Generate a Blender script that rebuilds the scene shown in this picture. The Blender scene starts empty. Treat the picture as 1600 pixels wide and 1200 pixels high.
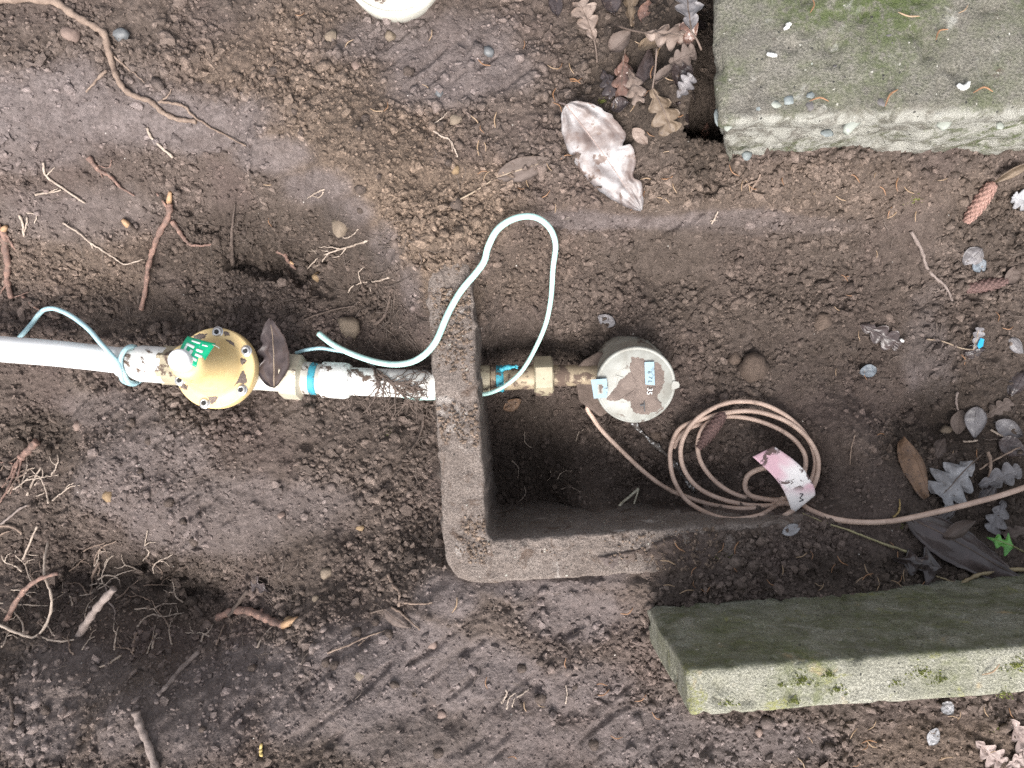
import bpy, math, random
import numpy as np
from mathutils import Vector, Matrix, noise as mnoise

scene = bpy.context.scene
COL = scene.collection

# ------------------------------------------------------------------ camera, sky, sun, exposure
CAM_H = 1.0
TAN = 0.692
K = TAN / 800.0
cam_d = bpy.data.cameras.new('camera')
cam_d.sensor_width = 36.0
cam_d.lens = 18.0 / TAN
cam_d.clip_start = 0.01
cam_d.clip_end = 500.0
cam = bpy.data.objects.new('camera', cam_d)
cam.location = (0, 0, CAM_H)
COL.objects.link(cam)
scene.camera = cam

SUN_DIR = Vector((-0.12, -0.90, 1.05)).normalized()
world = bpy.data.worlds.new('World')
scene.world = world
world.use_nodes = True
wn = world.node_tree
bg = wn.nodes['Background']
sky = wn.nodes.new('ShaderNodeTexSky')
sky.sky_type = 'NISHITA'
sky.sun_disc = False
sky.sun_elevation = math.asin(SUN_DIR.z)
sky.sun_rotation = math.atan2(SUN_DIR.x, SUN_DIR.y)
sky.air_density = 1.0
sky.dust_density = 4.0
sky.ozone_density = 0.6
hs = wn.nodes.new('ShaderNodeHueSaturation')      # overcast: cloud takes most of the blue out
hs.inputs['Saturation'].default_value = 0.30
wn.links.new(sky.outputs[0], hs.inputs['Color'])
wn.links.new(hs.outputs[0], bg.inputs['Color'])
bg.inputs['Strength'].default_value = 0.10

sun_d = bpy.data.lights.new('sun', 'SUN')
sun_d.energy = 1.5
sun_d.angle = math.radians(32)
sun_d.color = (1.0, 0.95, 0.9)
sun_o = bpy.data.objects.new('sun', sun_d)
sun_o.rotation_euler = SUN_DIR.to_track_quat('Z', 'Y').to_euler()
sun_o.location = SUN_DIR * 5
COL.objects.link(sun_o)

scene.view_settings.view_transform = 'Standard'
scene.view_settings.look = 'None'
scene.view_settings.gamma = 1.0
scene.view_settings.exposure = 1.57
scene.view_settings.use_curve_mapping = False
scene.cycles.use_denoising = False            # keep the grit of the soil; the last grain reads as sensor noise
scene.cycles.max_bounces = 6

# ------------------------------------------------------------------ numpy noise
def ihash(ix, iy, iz, seed):
    h = (ix.astype(np.int64) * 374761393 + iy.astype(np.int64) * 668265263 + iz * 2147483647 + seed * 1274126177) & 0xffffffff
    h = ((h ^ (h >> 13)) * 1274126177) & 0xffffffff
    h = ((h ^ (h >> 16)) * 2246822519) & 0xffffffff
    h = h ^ (h >> 15)
    return (h & 0xffffff).astype(np.float64) / 16777216.0

def vnoise2(x, y, seed=0):
    ix = np.floor(x); iy = np.floor(y)
    fx = x - ix; fy = y - iy
    fx = fx * fx * fx * (fx * (fx * 6 - 15) + 10); fy = fy * fy * fy * (fy * (fy * 6 - 15) + 10)
    ix = ix.astype(np.int64); iy = iy.astype(np.int64)
    a = ihash(ix, iy, 0, seed); b = ihash(ix + 1, iy, 0, seed)
    c = ihash(ix, iy + 1, 0, seed); d = ihash(ix + 1, iy + 1, 0, seed)
    return (a + (b - a) * fx) * (1 - fy) + (c + (d - c) * fx) * fy

def fbm2(x, y, seed=0, octv=4, gain=0.5):
    s = 0; a = 1; t = 0
    for o in range(octv):
        s = s + a * (vnoise2(x * 2 ** o + 17.3 * o, y * 2 ** o - 9.1 * o, seed + o) - 0.5); t += a; a *= gain
    return s / t * 2

def vnoise3(p, seed=0):
    i = np.floor(p); f = p - i
    f = f * f * f * (f * (f * 6 - 15) + 10); i = i.astype(np.int64)
    def hh(dx, dy, dz):
        return ihash(i[:, 0] + dx, i[:, 1] + dy, i[:, 2] + dz, seed)
    fx, fy, fz = f[:, 0], f[:, 1], f[:, 2]
    def lerp(a, b, t): return a + (b - a) * t
    return lerp(lerp(lerp(hh(0,0,0), hh(1,0,0), fx), lerp(hh(0,1,0), hh(1,1,0), fx), fy),
                lerp(lerp(hh(0,0,1), hh(1,0,1), fx), lerp(hh(0,1,1), hh(1,1,1), fx), fy), fz)

def fbm3(p, seed=0, octv=3, gain=0.5):
    s = 0; a = 1; t = 0
    for o in range(octv):
        s = s + a * (vnoise3(p * 2 ** o + 7.7 * o, seed + o) - 0.5); t += a; a *= gain
    return s / t * 2

def domes(x, y, cell, prob, rmin, rmax, seed):
    """height of a layer of rounded soil crumbs, one per cell at most"""
    u = x / cell; v = y / cell
    iu = np.floor(u).astype(np.int64); iv = np.floor(v).astype(np.int64)
    out = np.zeros_like(x)
    for dx in (-1, 0, 1):
        for dy in (-1, 0, 1):
            cx = iu + dx; cy = iv + dy
            jx = cx + 0.15 + 0.7 * ihash(cx, cy, 1, seed); jy = cy + 0.15 + 0.7 * ihash(cx, cy, 2, seed)
            r = rmin + (rmax - rmin) * ihash(cx, cy, 3, seed) ** 2
            on = ihash(cx, cy, 4, seed) < prob
            sq = 0.75 + 0.5 * ihash(cx, cy, 5, seed)
            d2 = ((u - jx) ** 2 * sq + (v - jy) ** 2 / sq) / (r * r)
            h = np.where(on & (d2 < 1), r * np.sqrt(np.maximum(0, 1 - d2)), 0)
            out = np.maximum(out, h)
    return out * cell

def sstep(a, b, x):
    t = np.clip((x - a) / (b - a), 0, 1)
    return t * t * (3 - 2 * t)

# ------------------------------------------------------------------ place helpers
def W(px, py, z):
    """point of the place that stands at height z where the survey photo shows (px, py)"""
    s = K * (CAM_H - z)
    return Vector(((px - 800) * s, -(py - 600) * s, z))

def PXM(z=0.0):
    return K * (CAM_H - z)

# ------------------------------------------------------------------ object helpers
def mesh_obj(name, verts, faces, mat=None, parent=None, smooth=True, local=False):
    me = bpy.data.meshes.new(name)
    me.from_pydata([tuple(v) for v in verts], [], [tuple(int(i) for i in f) for f in faces])
    if smooth:
        me.polygons.foreach_set('use_smooth', [True] * len(me.polygons))
    me.update()
    if mat is not None:
        me.materials.append(mat)
    o = bpy.data.objects.new(name, me)
    COL.objects.link(o)
    if parent is not None:
        o.parent = parent
        if not local and parent.type == 'EMPTY':          # vertices are in world space, the Empty only translates
            o.matrix_parent_inverse = Matrix.Translation(-parent.location)
    return o

def tag(o, label, cat, group=None):
    o['label'] = label
    o['category'] = cat
    if group:
        o['group'] = group
    return o

def thing(name, label, cat, loc, group=None):
    o = bpy.data.objects.new(name, None)
    o.empty_display_size = 0.02
    o.location = loc
    COL.objects.link(o)
    return tag(o, label, cat, group)

def catmull(pts, sub):
    P = [Vector(p) for p in pts]
    if len(P) < 3:
        a, b = P
        return [a.lerp(b, i / sub) for i in range(sub + 1)]
    P = [P[0] * 2 - P[1]] + P + [P[-1] * 2 - P[-2]]
    out = []
    for i in range(1, len(P) - 2):
        p0, p1, p2, p3 = P[i - 1], P[i], P[i + 1], P[i + 2]
        for k in range(sub):
            t = k / sub
            out.append(0.5 * ((2 * p1) + (p2 - p0) * t + (2 * p0 - 5 * p1 + 4 * p2 - p3) * t * t + (3 * p1 - p0 - 3 * p2 + p3) * t ** 3))
    out.append(P[-2])
    return out

def tube_geo(path, radii, n=8, rough=0.0, seed=0):
    """closed tube along path; radii per point (list) or (r0, r1)"""
    path = [Vector(p) for p in path]
    m = len(path)
    if isinstance(radii, (int, float)):
        radii = [radii] * m
    elif len(radii) == 2 and m != 2:
        radii = [radii[0] + (radii[1] - radii[0]) * i / (m - 1) for i in range(m)]
    V = []; F = []
    up = Vector((0.13, 0.21, 1)).normalized()
    side = None
    rnd = random.Random(seed)
    for i, p in enumerate(path):
        t = (path[min(i + 1, m - 1)] - path[max(i - 1, 0)])
        t = t.normalized() if t.length > 1e-9 else Vector((1, 0, 0))
        if side is None:
            side = t.cross(up)
            if side.length < 1e-3: side = t.cross(Vector((1, 0, 0)))
        side = (side - t * side.dot(t)).normalized()
        b = t.cross(side)
        for k in range(n):
            a = 2 * math.pi * k / n
            r = radii[i] * (1 + rough * (rnd.random() - 0.5) * 2)
            V.append(p + side * (math.cos(a) * r) + b * (math.sin(a) * r))
    for i in range(m - 1):
        for k in range(n):
            F.append((i * n + k, i * n + (k + 1) % n, (i + 1) * n + (k + 1) % n, (i + 1) * n + k))
    V.append(path[0]); V.append(path[-1])
    c0, c1 = len(V) - 2, len(V) - 1
    for k in range(n):
        F.append((c0, (k + 1) % n, k)); F.append((c1, (m - 1) * n + k, (m - 1) * n + (k + 1) % n))
    return V, F

def join_geo(parts):
    V = []; F = []
    for v, f in parts:
        o = len(V); V += list(v); F += [tuple(i + o for i in q) for q in f]
    return V, F

def frame_from(axis):
    axis = Vector(axis).normalized()
    return axis.to_track_quat('Z', 'Y').to_matrix().to_4x4()

def loft_geo(a, b, secs, n=48, caps=True, roll=0.0):
    """secs: (t along a->b in 0..1, radius, shape) with shape 'c' round or 'h' hexagon"""
    a = Vector(a); b = Vector(b)
    R = frame_from(b - a)
    V = []; F = []
    for t, r, sh in secs:
        c = a.lerp(b, t)
        for k in range(n):
            ang = 2 * math.pi * k / n
            rr = r
            if sh == 'h':
                q = (ang % (math.pi / 3)) - math.pi / 6
                rr = min(r / math.cos(q) * 1.0, r * 1.13)
            V.append(c + R @ Vector((math.cos(ang + roll) * rr, math.sin(ang + roll) * rr, 0)))
    m = len(secs)
    for i in range(m - 1):
        for k in range(n):
            F.append((i * n + k, i * n + (k + 1) % n, (i + 1) * n + (k + 1) % n, (i + 1) * n + k))
    if caps:
        F.append(tuple(reversed(range(n)))); F.append(tuple(range((m - 1) * n, m * n)))
    return V, F

def lathe_geo(prof, mtx, n=64):
    """prof: (r, z) from the outside bottom to the top centre"""
    V = []; F = []
    for r, z in prof:
        for k in range(n):
            a = 2 * math.pi * k / n
            V.append(mtx @ Vector((math.cos(a) * r, math.sin(a) * r, z)))
    for i in range(len(prof) - 1):
        for k in range(n):
            F.append((i * n + k, i * n + (k + 1) % n, (i + 1) * n + (k + 1) % n, (i + 1) * n + k))
    F.append(tuple(reversed(range(n)))); F.append(tuple(range((len(prof) - 1) * n, len(prof) * n)))
    return V, F

def sharp_by_angle(o, deg=35):
    me = o.data
    me.set_sharp_from_angle(angle=math.radians(deg))

# ------------------------------------------------------------------ materials
def new_mat(name):
    m = bpy.data.materials.new(name)
    m.use_nodes = True
    nt = m.node_tree
    return m, nt, nt.nodes['Principled BSDF']

def nd(nt, typ, **kw):
    n = nt.nodes.new(typ)
    for k, v in kw.items():
        if k in n.inputs:
            n.inputs[k].default_value = v
        else:
            setattr(n, k, v)
    return n

def mixc(nt, fac, a, b, blend='MIX'):
    n = nt.nodes.new('ShaderNodeMix'); n.data_type = 'RGBA'; n.blend_type = blend
    for sock, val in ((n.inputs[0], fac), (n.inputs[6], a), (n.inputs[7], b)):
        if isinstance(val, (int, float)): sock.default_value = val
        elif isinstance(val, (tuple, list)): sock.default_value = (*val[:3], 1)
        else: nt.links.new(val, sock)
    return n.outputs[2]

def ramp(nt, src, lo, hi):
    n = nt.nodes.new('ShaderNodeMapRange'); n.interpolation_type = 'SMOOTHSTEP'
    n.inputs[1].default_value = lo; n.inputs[2].default_value = hi
    nt.links.new(src, n.inputs[0])
    return n.outputs[0]

def math2(nt, op, a, b):
    n = nt.nodes.new('ShaderNodeMath'); n.operation = op
    for s, v in ((n.inputs[0], a), (n.inputs[1], b)):
        if isinstance(v, (int, float)): s.default_value = v
        else: nt.links.new(v, s)
    return n.outputs[0]

def coords(nt):
    return nt.nodes.new('ShaderNodeTexCoord').outputs['Object']

def noise(nt, co, scale, detail=4, rough=0.55, dist=0.0):
    n = nd(nt, 'ShaderNodeTexNoise', Scale=scale, Detail=detail, Roughness=rough, Distortion=dist)
    nt.links.new(co, n.inputs['Vector'])
    return n.outputs['Fac']

def voro(nt, co, scale, feature='F1', rnd=1.0):
    n = nd(nt, 'ShaderNodeTexVoronoi', Scale=scale, Randomness=rnd)
    n.feature = feature
    nt.links.new(co, n.inputs['Vector'])
    return n

def bump(nt, bsdf, h, strength, dist):
    b = nd(nt, 'ShaderNodeBump', Strength=strength, Distance=dist)
    nt.links.new(h, b.inputs['Height'])
    nt.links.new(b.outputs[0], bsdf.inputs['Normal'])
    return b

DIRT = (0.105, 0.073, 0.056)

def mat_dirty(name, col, col2=None, dirt=DIRT, scale=40, lo=0.58, hi=0.64, rough=0.4, metallic=0.0,
              bump_d=0.0004, bump_s=0.3, bscale=500, var=60, coat=0.0, spec=0.5):
    """a clean surface with two-tone variation and clumps of dried soil sticking to it"""
    m, nt, b = new_mat(name)
    co = coords(nt)
    c = mixc(nt, ramp(nt, noise(nt, co, var), 0.35, 0.7), col, col2 or tuple(x * 0.85 for x in col))
    n1 = noise(nt, co, scale, 6, 0.65, 0.4)
    mask = ramp(nt, n1, lo, hi)
    d = mixc(nt, noise(nt, co, 700, 3), tuple(x * 0.6 for x in dirt), tuple(x * 1.35 for x in dirt))
    nt.links.new(mixc(nt, mask, c, d), b.inputs['Base Color'])
    rr = nt.nodes.new('ShaderNodeMapRange'); rr.inputs[3].default_value = rough; rr.inputs[4].default_value = 0.9
    nt.links.new(mask, rr.inputs[0]); nt.links.new(rr.outputs[0], b.inputs['Roughness'])
    b.inputs['Metallic'].default_value = 0.0
    if metallic:
        mm = math2(nt, 'MULTIPLY', math2(nt, 'SUBTRACT', 1.0, mask), metallic)
        nt.links.new(mm, b.inputs['Metallic'])
    b.inputs['Specular IOR Level'].default_value = spec
    b.inputs['Coat Weight'].default_value = coat
    h = math2(nt, 'ADD', math2(nt, 'MULTIPLY', mask, math2(nt, 'ADD', noise(nt, co, 420, 3), 1.0)),
              math2(nt, 'MULTIPLY', noise(nt, co, bscale, 3), 0.12))
    bump(nt, b, h, bump_s, bump_d * 4)
    return m

def mat_plain(name, col, col2=None, rough=0.6, scale=80, bscale=400, bump_d=0.0005, bump_s=0.4, metallic=0, spots=None, spot_scale=250, spot_lo=0.62, coat=0.0):
    m, nt, b = new_mat(name)
    co = coords(nt)
    c = mixc(nt, ramp(nt, noise(nt, co, scale, 5, 0.6, 0.3), 0.34, 0.66), col, col2 or tuple(x * 0.6 for x in col))
    if spots:
        c = mixc(nt, ramp(nt, noise(nt, co, spot_scale, 4, 0.6), spot_lo, spot_lo + 0.06), c, spots)
    nt.links.new(c, b.inputs['Base Color'])
    b.inputs['Roughness'].default_value = rough
    b.inputs['Metallic'].default_value = metallic
    b.inputs['Coat Weight'].default_value = coat
    bump(nt, b, noise(nt, co, bscale, 4, 0.6), bump_s, bump_d)
    return m

def nt_warp(nt, co, scale, amt):
    n = nd(nt, 'ShaderNodeTexNoise', Scale=scale, Detail=2); nt.links.new(co, n.inputs['Vector'])
    v = nt.nodes.new('ShaderNodeVectorMath'); v.operation = 'MULTIPLY_ADD'
    v.inputs[1].default_value = (amt,) * 3
    nt.links.new(n.outputs['Color'], v.inputs[0]); nt.links.new(co, v.inputs[2])
    return v.outputs[0]

def soil_material():
    m, nt, b = new_mat('soil')
    co = coords(nt)
    def at(n):
        a = nt.nodes.new('ShaderNodeAttribute'); a.attribute_name = n
        return a.outputs['Fac']
    big = noise(nt, co, 7, 5, 0.6, 0.5)
    mid = noise(nt, co, 45, 5, 0.65, 0.6)
    fine = noise(nt, co, 330, 4, 0.65)
    grain = voro(nt, nt_warp(nt, co, 300, 0.003), 300)
    c = mixc(nt, ramp(nt, mid, 0.3, 0.7), (0.098, 0.0745, 0.062), (0.168, 0.1315, 0.113))
    c = mixc(nt, ramp(nt, big, 0.4, 0.7), c, (0.128, 0.096, 0.085))
    c = mixc(nt, at('sand'), c, mixc(nt, ramp(nt, fine, 0.3, 0.7), (0.126, 0.091, 0.069), (0.240, 0.178, 0.133)))
    c = mixc(nt, at('mud'), c, mixc(nt, ramp(nt, mid, 0.3, 0.7), (0.150, 0.121, 0.1155), (0.222, 0.185, 0.179)))
    c = mixc(nt, at('humus_shade'), c, mixc(nt, ramp(nt, fine, 0.3, 0.7), (0.046, 0.035, 0.028), (0.088, 0.067, 0.053)))  # dark humus, plus shade painted into the upper trench soil
    # every crumb has a slightly different tone
    hsv = nt.nodes.new('ShaderNodeHueSaturation')
    sep = nt.nodes.new('ShaderNodeSeparateColor'); nt.links.new(grain.outputs['Color'], sep.inputs[0])
    mr = nt.nodes.new('ShaderNodeMapRange'); mr.inputs[3].default_value = 0.62; mr.inputs[4].default_value = 1.38
    nt.links.new(sep.outputs[0], mr.inputs[0]); nt.links.new(mr.outputs[0], hsv.inputs['Value'])
    nt.links.new(c, hsv.inputs['Color'])
    c = mixc(nt, 0.55, c, hsv.outputs[0])
    c = mixc(nt, ramp(nt, fine, 0.25, 0.8), mixc(nt, 0.30, c, (0.03, 0.022, 0.017)), c)
    tn = nt.nodes.new('ShaderNodeMapRange'); tn.inputs[3].default_value = 0.80; tn.inputs[4].default_value = 1.55
    nt.links.new(at('tone'), tn.inputs[0])
    hv2 = nt.nodes.new('ShaderNodeHueSaturation'); nt.links.new(tn.outputs[0], hv2.inputs['Value']); nt.links.new(c, hv2.inputs['Color']); c = hv2.outputs[0]
    # pale mineral grains
    sp = voro(nt, co, 120)
    sep2 = nt.nodes.new('ShaderNodeSeparateColor'); nt.links.new(sp.outputs['Color'], sep2.inputs[0])
    tiny = math2(nt, 'MULTIPLY', math2(nt, 'LESS_THAN', sp.outputs['Distance'], 0.10), math2(nt, 'GREATER_THAN', sep2.outputs[1], 0.985))
    c = mixc(nt, tiny, c, (0.52, 0.49, 0.45))
    nt.links.new(c, b.inputs['Base Color'])
    r = nt.nodes.new('ShaderNodeMapRange'); r.inputs[3].default_value = 0.92; r.inputs[4].default_value = 0.66
    nt.links.new(at('mud'), r.inputs[0]); nt.links.new(r.outputs[0], b.inputs['Roughness'])
    b.inputs['Specular IOR Level'].default_value = 0.3
    h = math2(nt, 'ADD', math2(nt, 'MULTIPLY', math2(nt, 'SUBTRACT', 1.0, grain.outputs['Distance']), 0.6), math2(nt, 'MULTIPLY', noise(nt, co, 600, 4, 0.7), 0.9))
    bump(nt, b, h, 0.8, 0.0020)
    return m

def concrete_material(name, base, base2, green, green_amt, stain=None, dirt_amt=0.6, moss=None):
    m, nt, b = new_mat(name)
    co = coords(nt)
    c = mixc(nt, ramp(nt, noise(nt, co, 18, 6, 0.65, 0.4), 0.32, 0.68), base, base2)
    fine = noise(nt, co, 420, 4, 0.7)
    c = mixc(nt, ramp(nt, fine, 0.28, 0.75), tuple(x * 0.45 for x in base2), c)
    if green_amt > 0:
        g = math2(nt, 'MULTIPLY', ramp(nt, noise(nt, co, 6.5, 5, 0.62, 0.6), 0.62 - 0.35 * green_amt, 0.80 - 0.2 * green_amt), ramp(nt, noise(nt, co, 140, 4, 0.7), 0.25, 0.6))
        c = mixc(nt, g, c, mixc(nt, fine, tuple(x * 0.55 for x in green), green))
    if stain:
        c = mixc(nt, ramp(nt, noise(nt, co, 24, 5, 0.6, 0.5), 0.60, 0.74), c, stain)
    c = mixc(nt, math2(nt, 'MULTIPLY', ramp(nt, noise(nt, co, 30, 6, 0.7, 0.8), dirt_amt, dirt_amt + 0.12), 0.85), c, DIRT)
    if moss:
        mk = math2(nt, 'MULTIPLY', ramp(nt, noise(nt, co, 26, 5, 0.65, 0.5), 0.56, 0.66), ramp(nt, noise(nt, co, 300, 3, 0.7), 0.40, 0.56))
        c = mixc(nt, mk, c, moss)
    at_ = nt.nodes.new('ShaderNodeAttribute'); at_.attribute_name = 'pale'          # freshly broken, limy face
    c = mixc(nt, math2(nt, 'MULTIPLY', at_.outputs['Fac'], ramp(nt, noise(nt, co, 34, 6, 0.7, 0.7), 0.40, 0.56)), c, mixc(nt, fine, (0.23, 0.225, 0.195), (0.43, 0.425, 0.385)))
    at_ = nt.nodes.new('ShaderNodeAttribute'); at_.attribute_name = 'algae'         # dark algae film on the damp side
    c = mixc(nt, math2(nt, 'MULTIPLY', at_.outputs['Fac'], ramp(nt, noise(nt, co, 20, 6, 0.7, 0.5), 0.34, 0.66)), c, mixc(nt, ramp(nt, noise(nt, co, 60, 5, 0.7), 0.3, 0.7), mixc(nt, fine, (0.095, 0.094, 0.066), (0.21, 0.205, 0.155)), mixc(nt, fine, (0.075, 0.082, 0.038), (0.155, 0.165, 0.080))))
    # exposed pale and dark aggregate
    v = voro(nt, nt_warp(nt, co, 220, 0.004), 190)
    sep = nt.nodes.new('ShaderNodeSeparateColor'); nt.links.new(v.outputs['Color'], sep.inputs[0])
    near = math2(nt, 'LESS_THAN', v.outputs['Distance'], 0.22)
    c = mixc(nt, math2(nt, 'MULTIPLY', near, math2(nt, 'GREATER_THAN', sep.outputs[0], 0.955)), c, (0.42, 0.41, 0.36))
    c = mixc(nt, math2(nt, 'MULTIPLY', near, math2(nt, 'LESS_THAN', sep.outputs[0], 0.07)), c, (0.05, 0.05, 0.045))
    nt.links.new(c, b.inputs['Base Color'])
    b.inputs['Roughness'].default_value = 0.93
    b.inputs['Specular IOR Level'].default_value = 0.25
    h = math2(nt, 'ADD', fine, math2(nt, 'MULTIPLY', noise(nt, co, 110, 4, 0.6), 0.8))
    bump(nt, b, h, 0.9, 0.0034)
    return m

# ================================================================== STRUCTURE: the dug-over ground
RIM_Z = 0.10
BOX_C = W(762, 843, RIM_Z)                 # inner corner of the meter box, top of the rim
BOX_A = math.radians(3.6)
BOX_U = Vector((math.cos(BOX_A), math.sin(BOX_A), 0))
BOX_V = Vector((-math.sin(BOX_A), math.cos(BOX_A), 0))
BOX_LU, BOX_LV, BOX_T = 0.56, 0.385, 0.054

SHARED = [
 (0,0,.13),(200,0,.14),(400,0,.14),(600,0,.14),(800,0,.14),(1000,0,.16),(1040,0,.20),(1058,0,.225),
 (0,100,.12),(200,120,.12),(400,120,.14),(600,120,.145),(800,120,.14),(1000,120,.15),(1040,110,.19),(1058,110,.22),
 (0,190,.10),(150,210,.09),(300,215,.10),(400,245,.125),(500,280,.14),(560,318,.14),(640,395,.132),(700,455,.11),
 (640,300,.145),(700,380,.128),
 (850,250,.135),(1000,260,.13),(1062,200,.18),(1085,235,.14),(1130,262,.13),(1250,262,.14),(1400,262,.135),(1600,262,.10),
 (740,330,.122),(800,325,.118),(950,338,.124),(1100,333,.124),(1300,325,.124),(1450,318,.11),(1600,330,.06),
 (1500,400,.045),(1600,400,.05),(1500,470,.03),(1600,500,.035),(1550,560,.03),(1600,630,.03),(1500,640,.01),(1460,660,-.03),
 (1520,700,.03),(1600,720,.05),(1440,720,.02),(1500,790,.05),(1600,800,.06),
 (1000,875,.106),(1100,862,.106),(1200,850,.103),(1300,850,.095),(1400,850,.08),(1500,860,.07),(1600,860,.07),
 (1060,925,.1),(1200,925,.1),(1300,925,.1),(1450,925,.09),(1600,925,.08),
 (1100,1140,.09),(1300,1120,.1),(1600,1100,.12),(1300,1190,.11),(1600,1190,.12),(1050,1200,.1),(900,1190,.1),
 (720,920,.09),(760,935,.092),(850,930,.094),(950,920,.10),(980,970,.09),(1040,1100,.08),
 (800,1000,.09),(800,1100,.1),(950,1040,.088),(700,1000,.094),(700,1200,.11),
]
OUT_ONLY = [
 (0,270,.06),(150,285,.05),(300,280,.045),(395,280,.045),(480,330,.03),(565,395,.02),(628,475,.01),
 (0,360,.01),(100,390,.0),(200,420,-.015),(300,355,.005),(290,405,-.04),(400,370,-.01),(500,430,-.025),(580,480,-.025),(640,540,-.03),
 (0,480,-.03),(100,500,-.02),(200,500,-.035),(260,480,-.04),(340,480,-.03),(430,480,-.025),(500,520,-.015),(600,560,-.02),(660,590,-.04),
 (0,620,-.03),(60,660,-.065),(120,690,-.05),(200,650,-.005),(300,680,.008),(450,650,.008),(600,660,0),(660,650,-.01),
 (150,740,.0),(300,780,.01),(450,760,.015),(600,760,.01),(665,780,.012),
 (0,760,-.05),(60,830,-.04),(110,770,-.03),
 (300,860,0),(450,870,.01),(600,870,.03),(680,890,.07),(670,850,.03),
 (0,900,-.06),(100,900,-.07),(200,920,-.075),(300,930,-.07),(360,930,-.06),(450,930,.005),(560,950,.045),(660,950,.085),
 (0,990,-.01),(150,1010,.015),(250,990,-.02),(320,985,-.02),(420,1010,.055),(550,1030,.085),
 (0,1080,.07),(200,1090,.095),(400,1100,.1),(600,1100,.1),(0,1200,.1),(300,1200,.11),
]
IN_ONLY = [
 (745,400,.10),(800,365,.104),(900,362,.098),(1000,358,.092),(1200,352,.088),(1350,358,.08),(800,395,.07),(900,395,.06),(1000,392,.052),(1200,388,.05),(1350,392,.05),
 (760,440,.055),(830,430,.05),(900,440,.03),(1050,440,.02),(1200,440,.018),(1350,440,.02),
 (760,490,.0),(850,500,-.015),(930,490,-.005),
 (770,545,-.045),(850,550,-.05),(940,515,-.01),(985,512,.015),(1035,525,.012),(1100,530,-.005),(1200,530,0),(1300,530,.01),(1400,540,.012),
 (770,600,-.075),(860,620,-.065),(930,630,-.06),(1085,600,-.015),(1060,650,-.025),(1200,590,-.012),(1350,620,0),(1420,600,.008),
 (770,700,-.115),(850,700,-.105),(950,720,-.065),(1050,720,-.04),(1130,700,-.01),(1170,680,.0),(1190,740,-.03),(1220,640,-.02),
 (1300,660,.03),(1350,685,.055),(1330,750,.045),(1250,720,-.015),(1400,640,-.035),(1390,740,.035),
 (770,790,-.13),(870,785,-.12),(970,775,-.08),(1050,790,-.045),(1120,740,-.035),(1250,775,.01),(1200,815,.05),(1120,812,.0),(1290,810,.06),(1000,830,-.05),(860,840,-.12),(1350,810,.06),
]
FAR = [(-1.3,-1.1,.12),(1.3,-1.1,.13),(-1.3,1.1,.13),(1.3,1.1,.10),(0,1.1,.15),(0,-1.1,.12),(-1.3,0,.02),(1.3,0,.07),
       (-3,-3,.13),(3,-3,.13),(-3,3,.13),(3,3,.13),(-3,0,.1),(3,0,.1),(0,3,.14),(0,-3,.13)]

def rbf(pts):
    P = np.array([[*W(*p)] for p in pts] + [list(f) for f in FAR])
    xy = P[:, :2]; z = P[:, 2]
    D = np.sqrt(((xy[:, None] - xy[None]) ** 2).sum(-1) + 0.012 ** 2)
    A = np.zeros((len(P) + 1, len(P) + 1)); A[:-1, :-1] = D; A[-1, :-1] = 1; A[:-1, -1] = 1
    w = np.linalg.solve(A, np.append(z, 0))
    def f(x, y):
        out = np.full(x.shape, w[-1])
        for (cx, cy), wi in zip(xy, w[:-1]):
            out += wi * np.sqrt((x - cx) ** 2 + (y - cy) ** 2 + 0.012 ** 2)
        return out
    return f

def axis_coords(half, step, grow=1.12, far=60.0):
    c = list(np.arange(0, half, step)); s = step
    while c[-1] < far:
        s *= grow; c.append(c[-1] + s)
    c = np.array(c)
    return np.concatenate([-c[:0:-1], c])

GX = axis_coords(0.68, 0.0021); GY = axis_coords(0.52, 0.0021)
XX, YY = np.meshgrid(GX, GY)

# macro shape on a coarse grid, then resampled
cx_ = np.concatenate([[-60, -20, -8, -4, -2.5], np.linspace(-1.5, 1.5, 220), [2.5, 4, 8, 20, 60]])
cy_ = np.concatenate([[-60, -20, -8, -4, -2.5], np.linspace(-1.2, 1.2, 180), [2.5, 4, 8, 20, 60]])
CXX, CYY = np.meshgrid(cx_, cy_)
def clampfar(f):
    r = np.sqrt(CXX ** 2 + CYY ** 2); k = sstep(2.0, 4.0, r)
    return f(np.clip(CXX, -4, 4), np.clip(CYY, -4, 4)) * (1 - k) + 0.13 * k
Zout = clampfar(rbf(SHARED + OUT_ONLY)); Zin = clampfar(rbf(SHARED + IN_ONLY))

def bil(gx, gy, Z, x, y):
    x = np.clip(x, gx[0], gx[-1] - 1e-9); y = np.clip(y, gy[0], gy[-1] - 1e-9)
    i = np.clip(np.searchsorted(gx, x, 'right') - 1, 0, len(gx) - 2); j = np.clip(np.searchsorted(gy, y, 'right') - 1, 0, len(gy) - 2)
    tx = (x - gx[i]) / (gx[i + 1] - gx[i]); ty = (y - gy[j]) / (gy[j + 1] - gy[j])
    return (Z[j, i] * (1 - tx) + Z[j, i + 1] * tx) * (1 - ty) + (Z[j + 1, i] * (1 - tx) + Z[j + 1, i + 1] * tx) * ty

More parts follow.
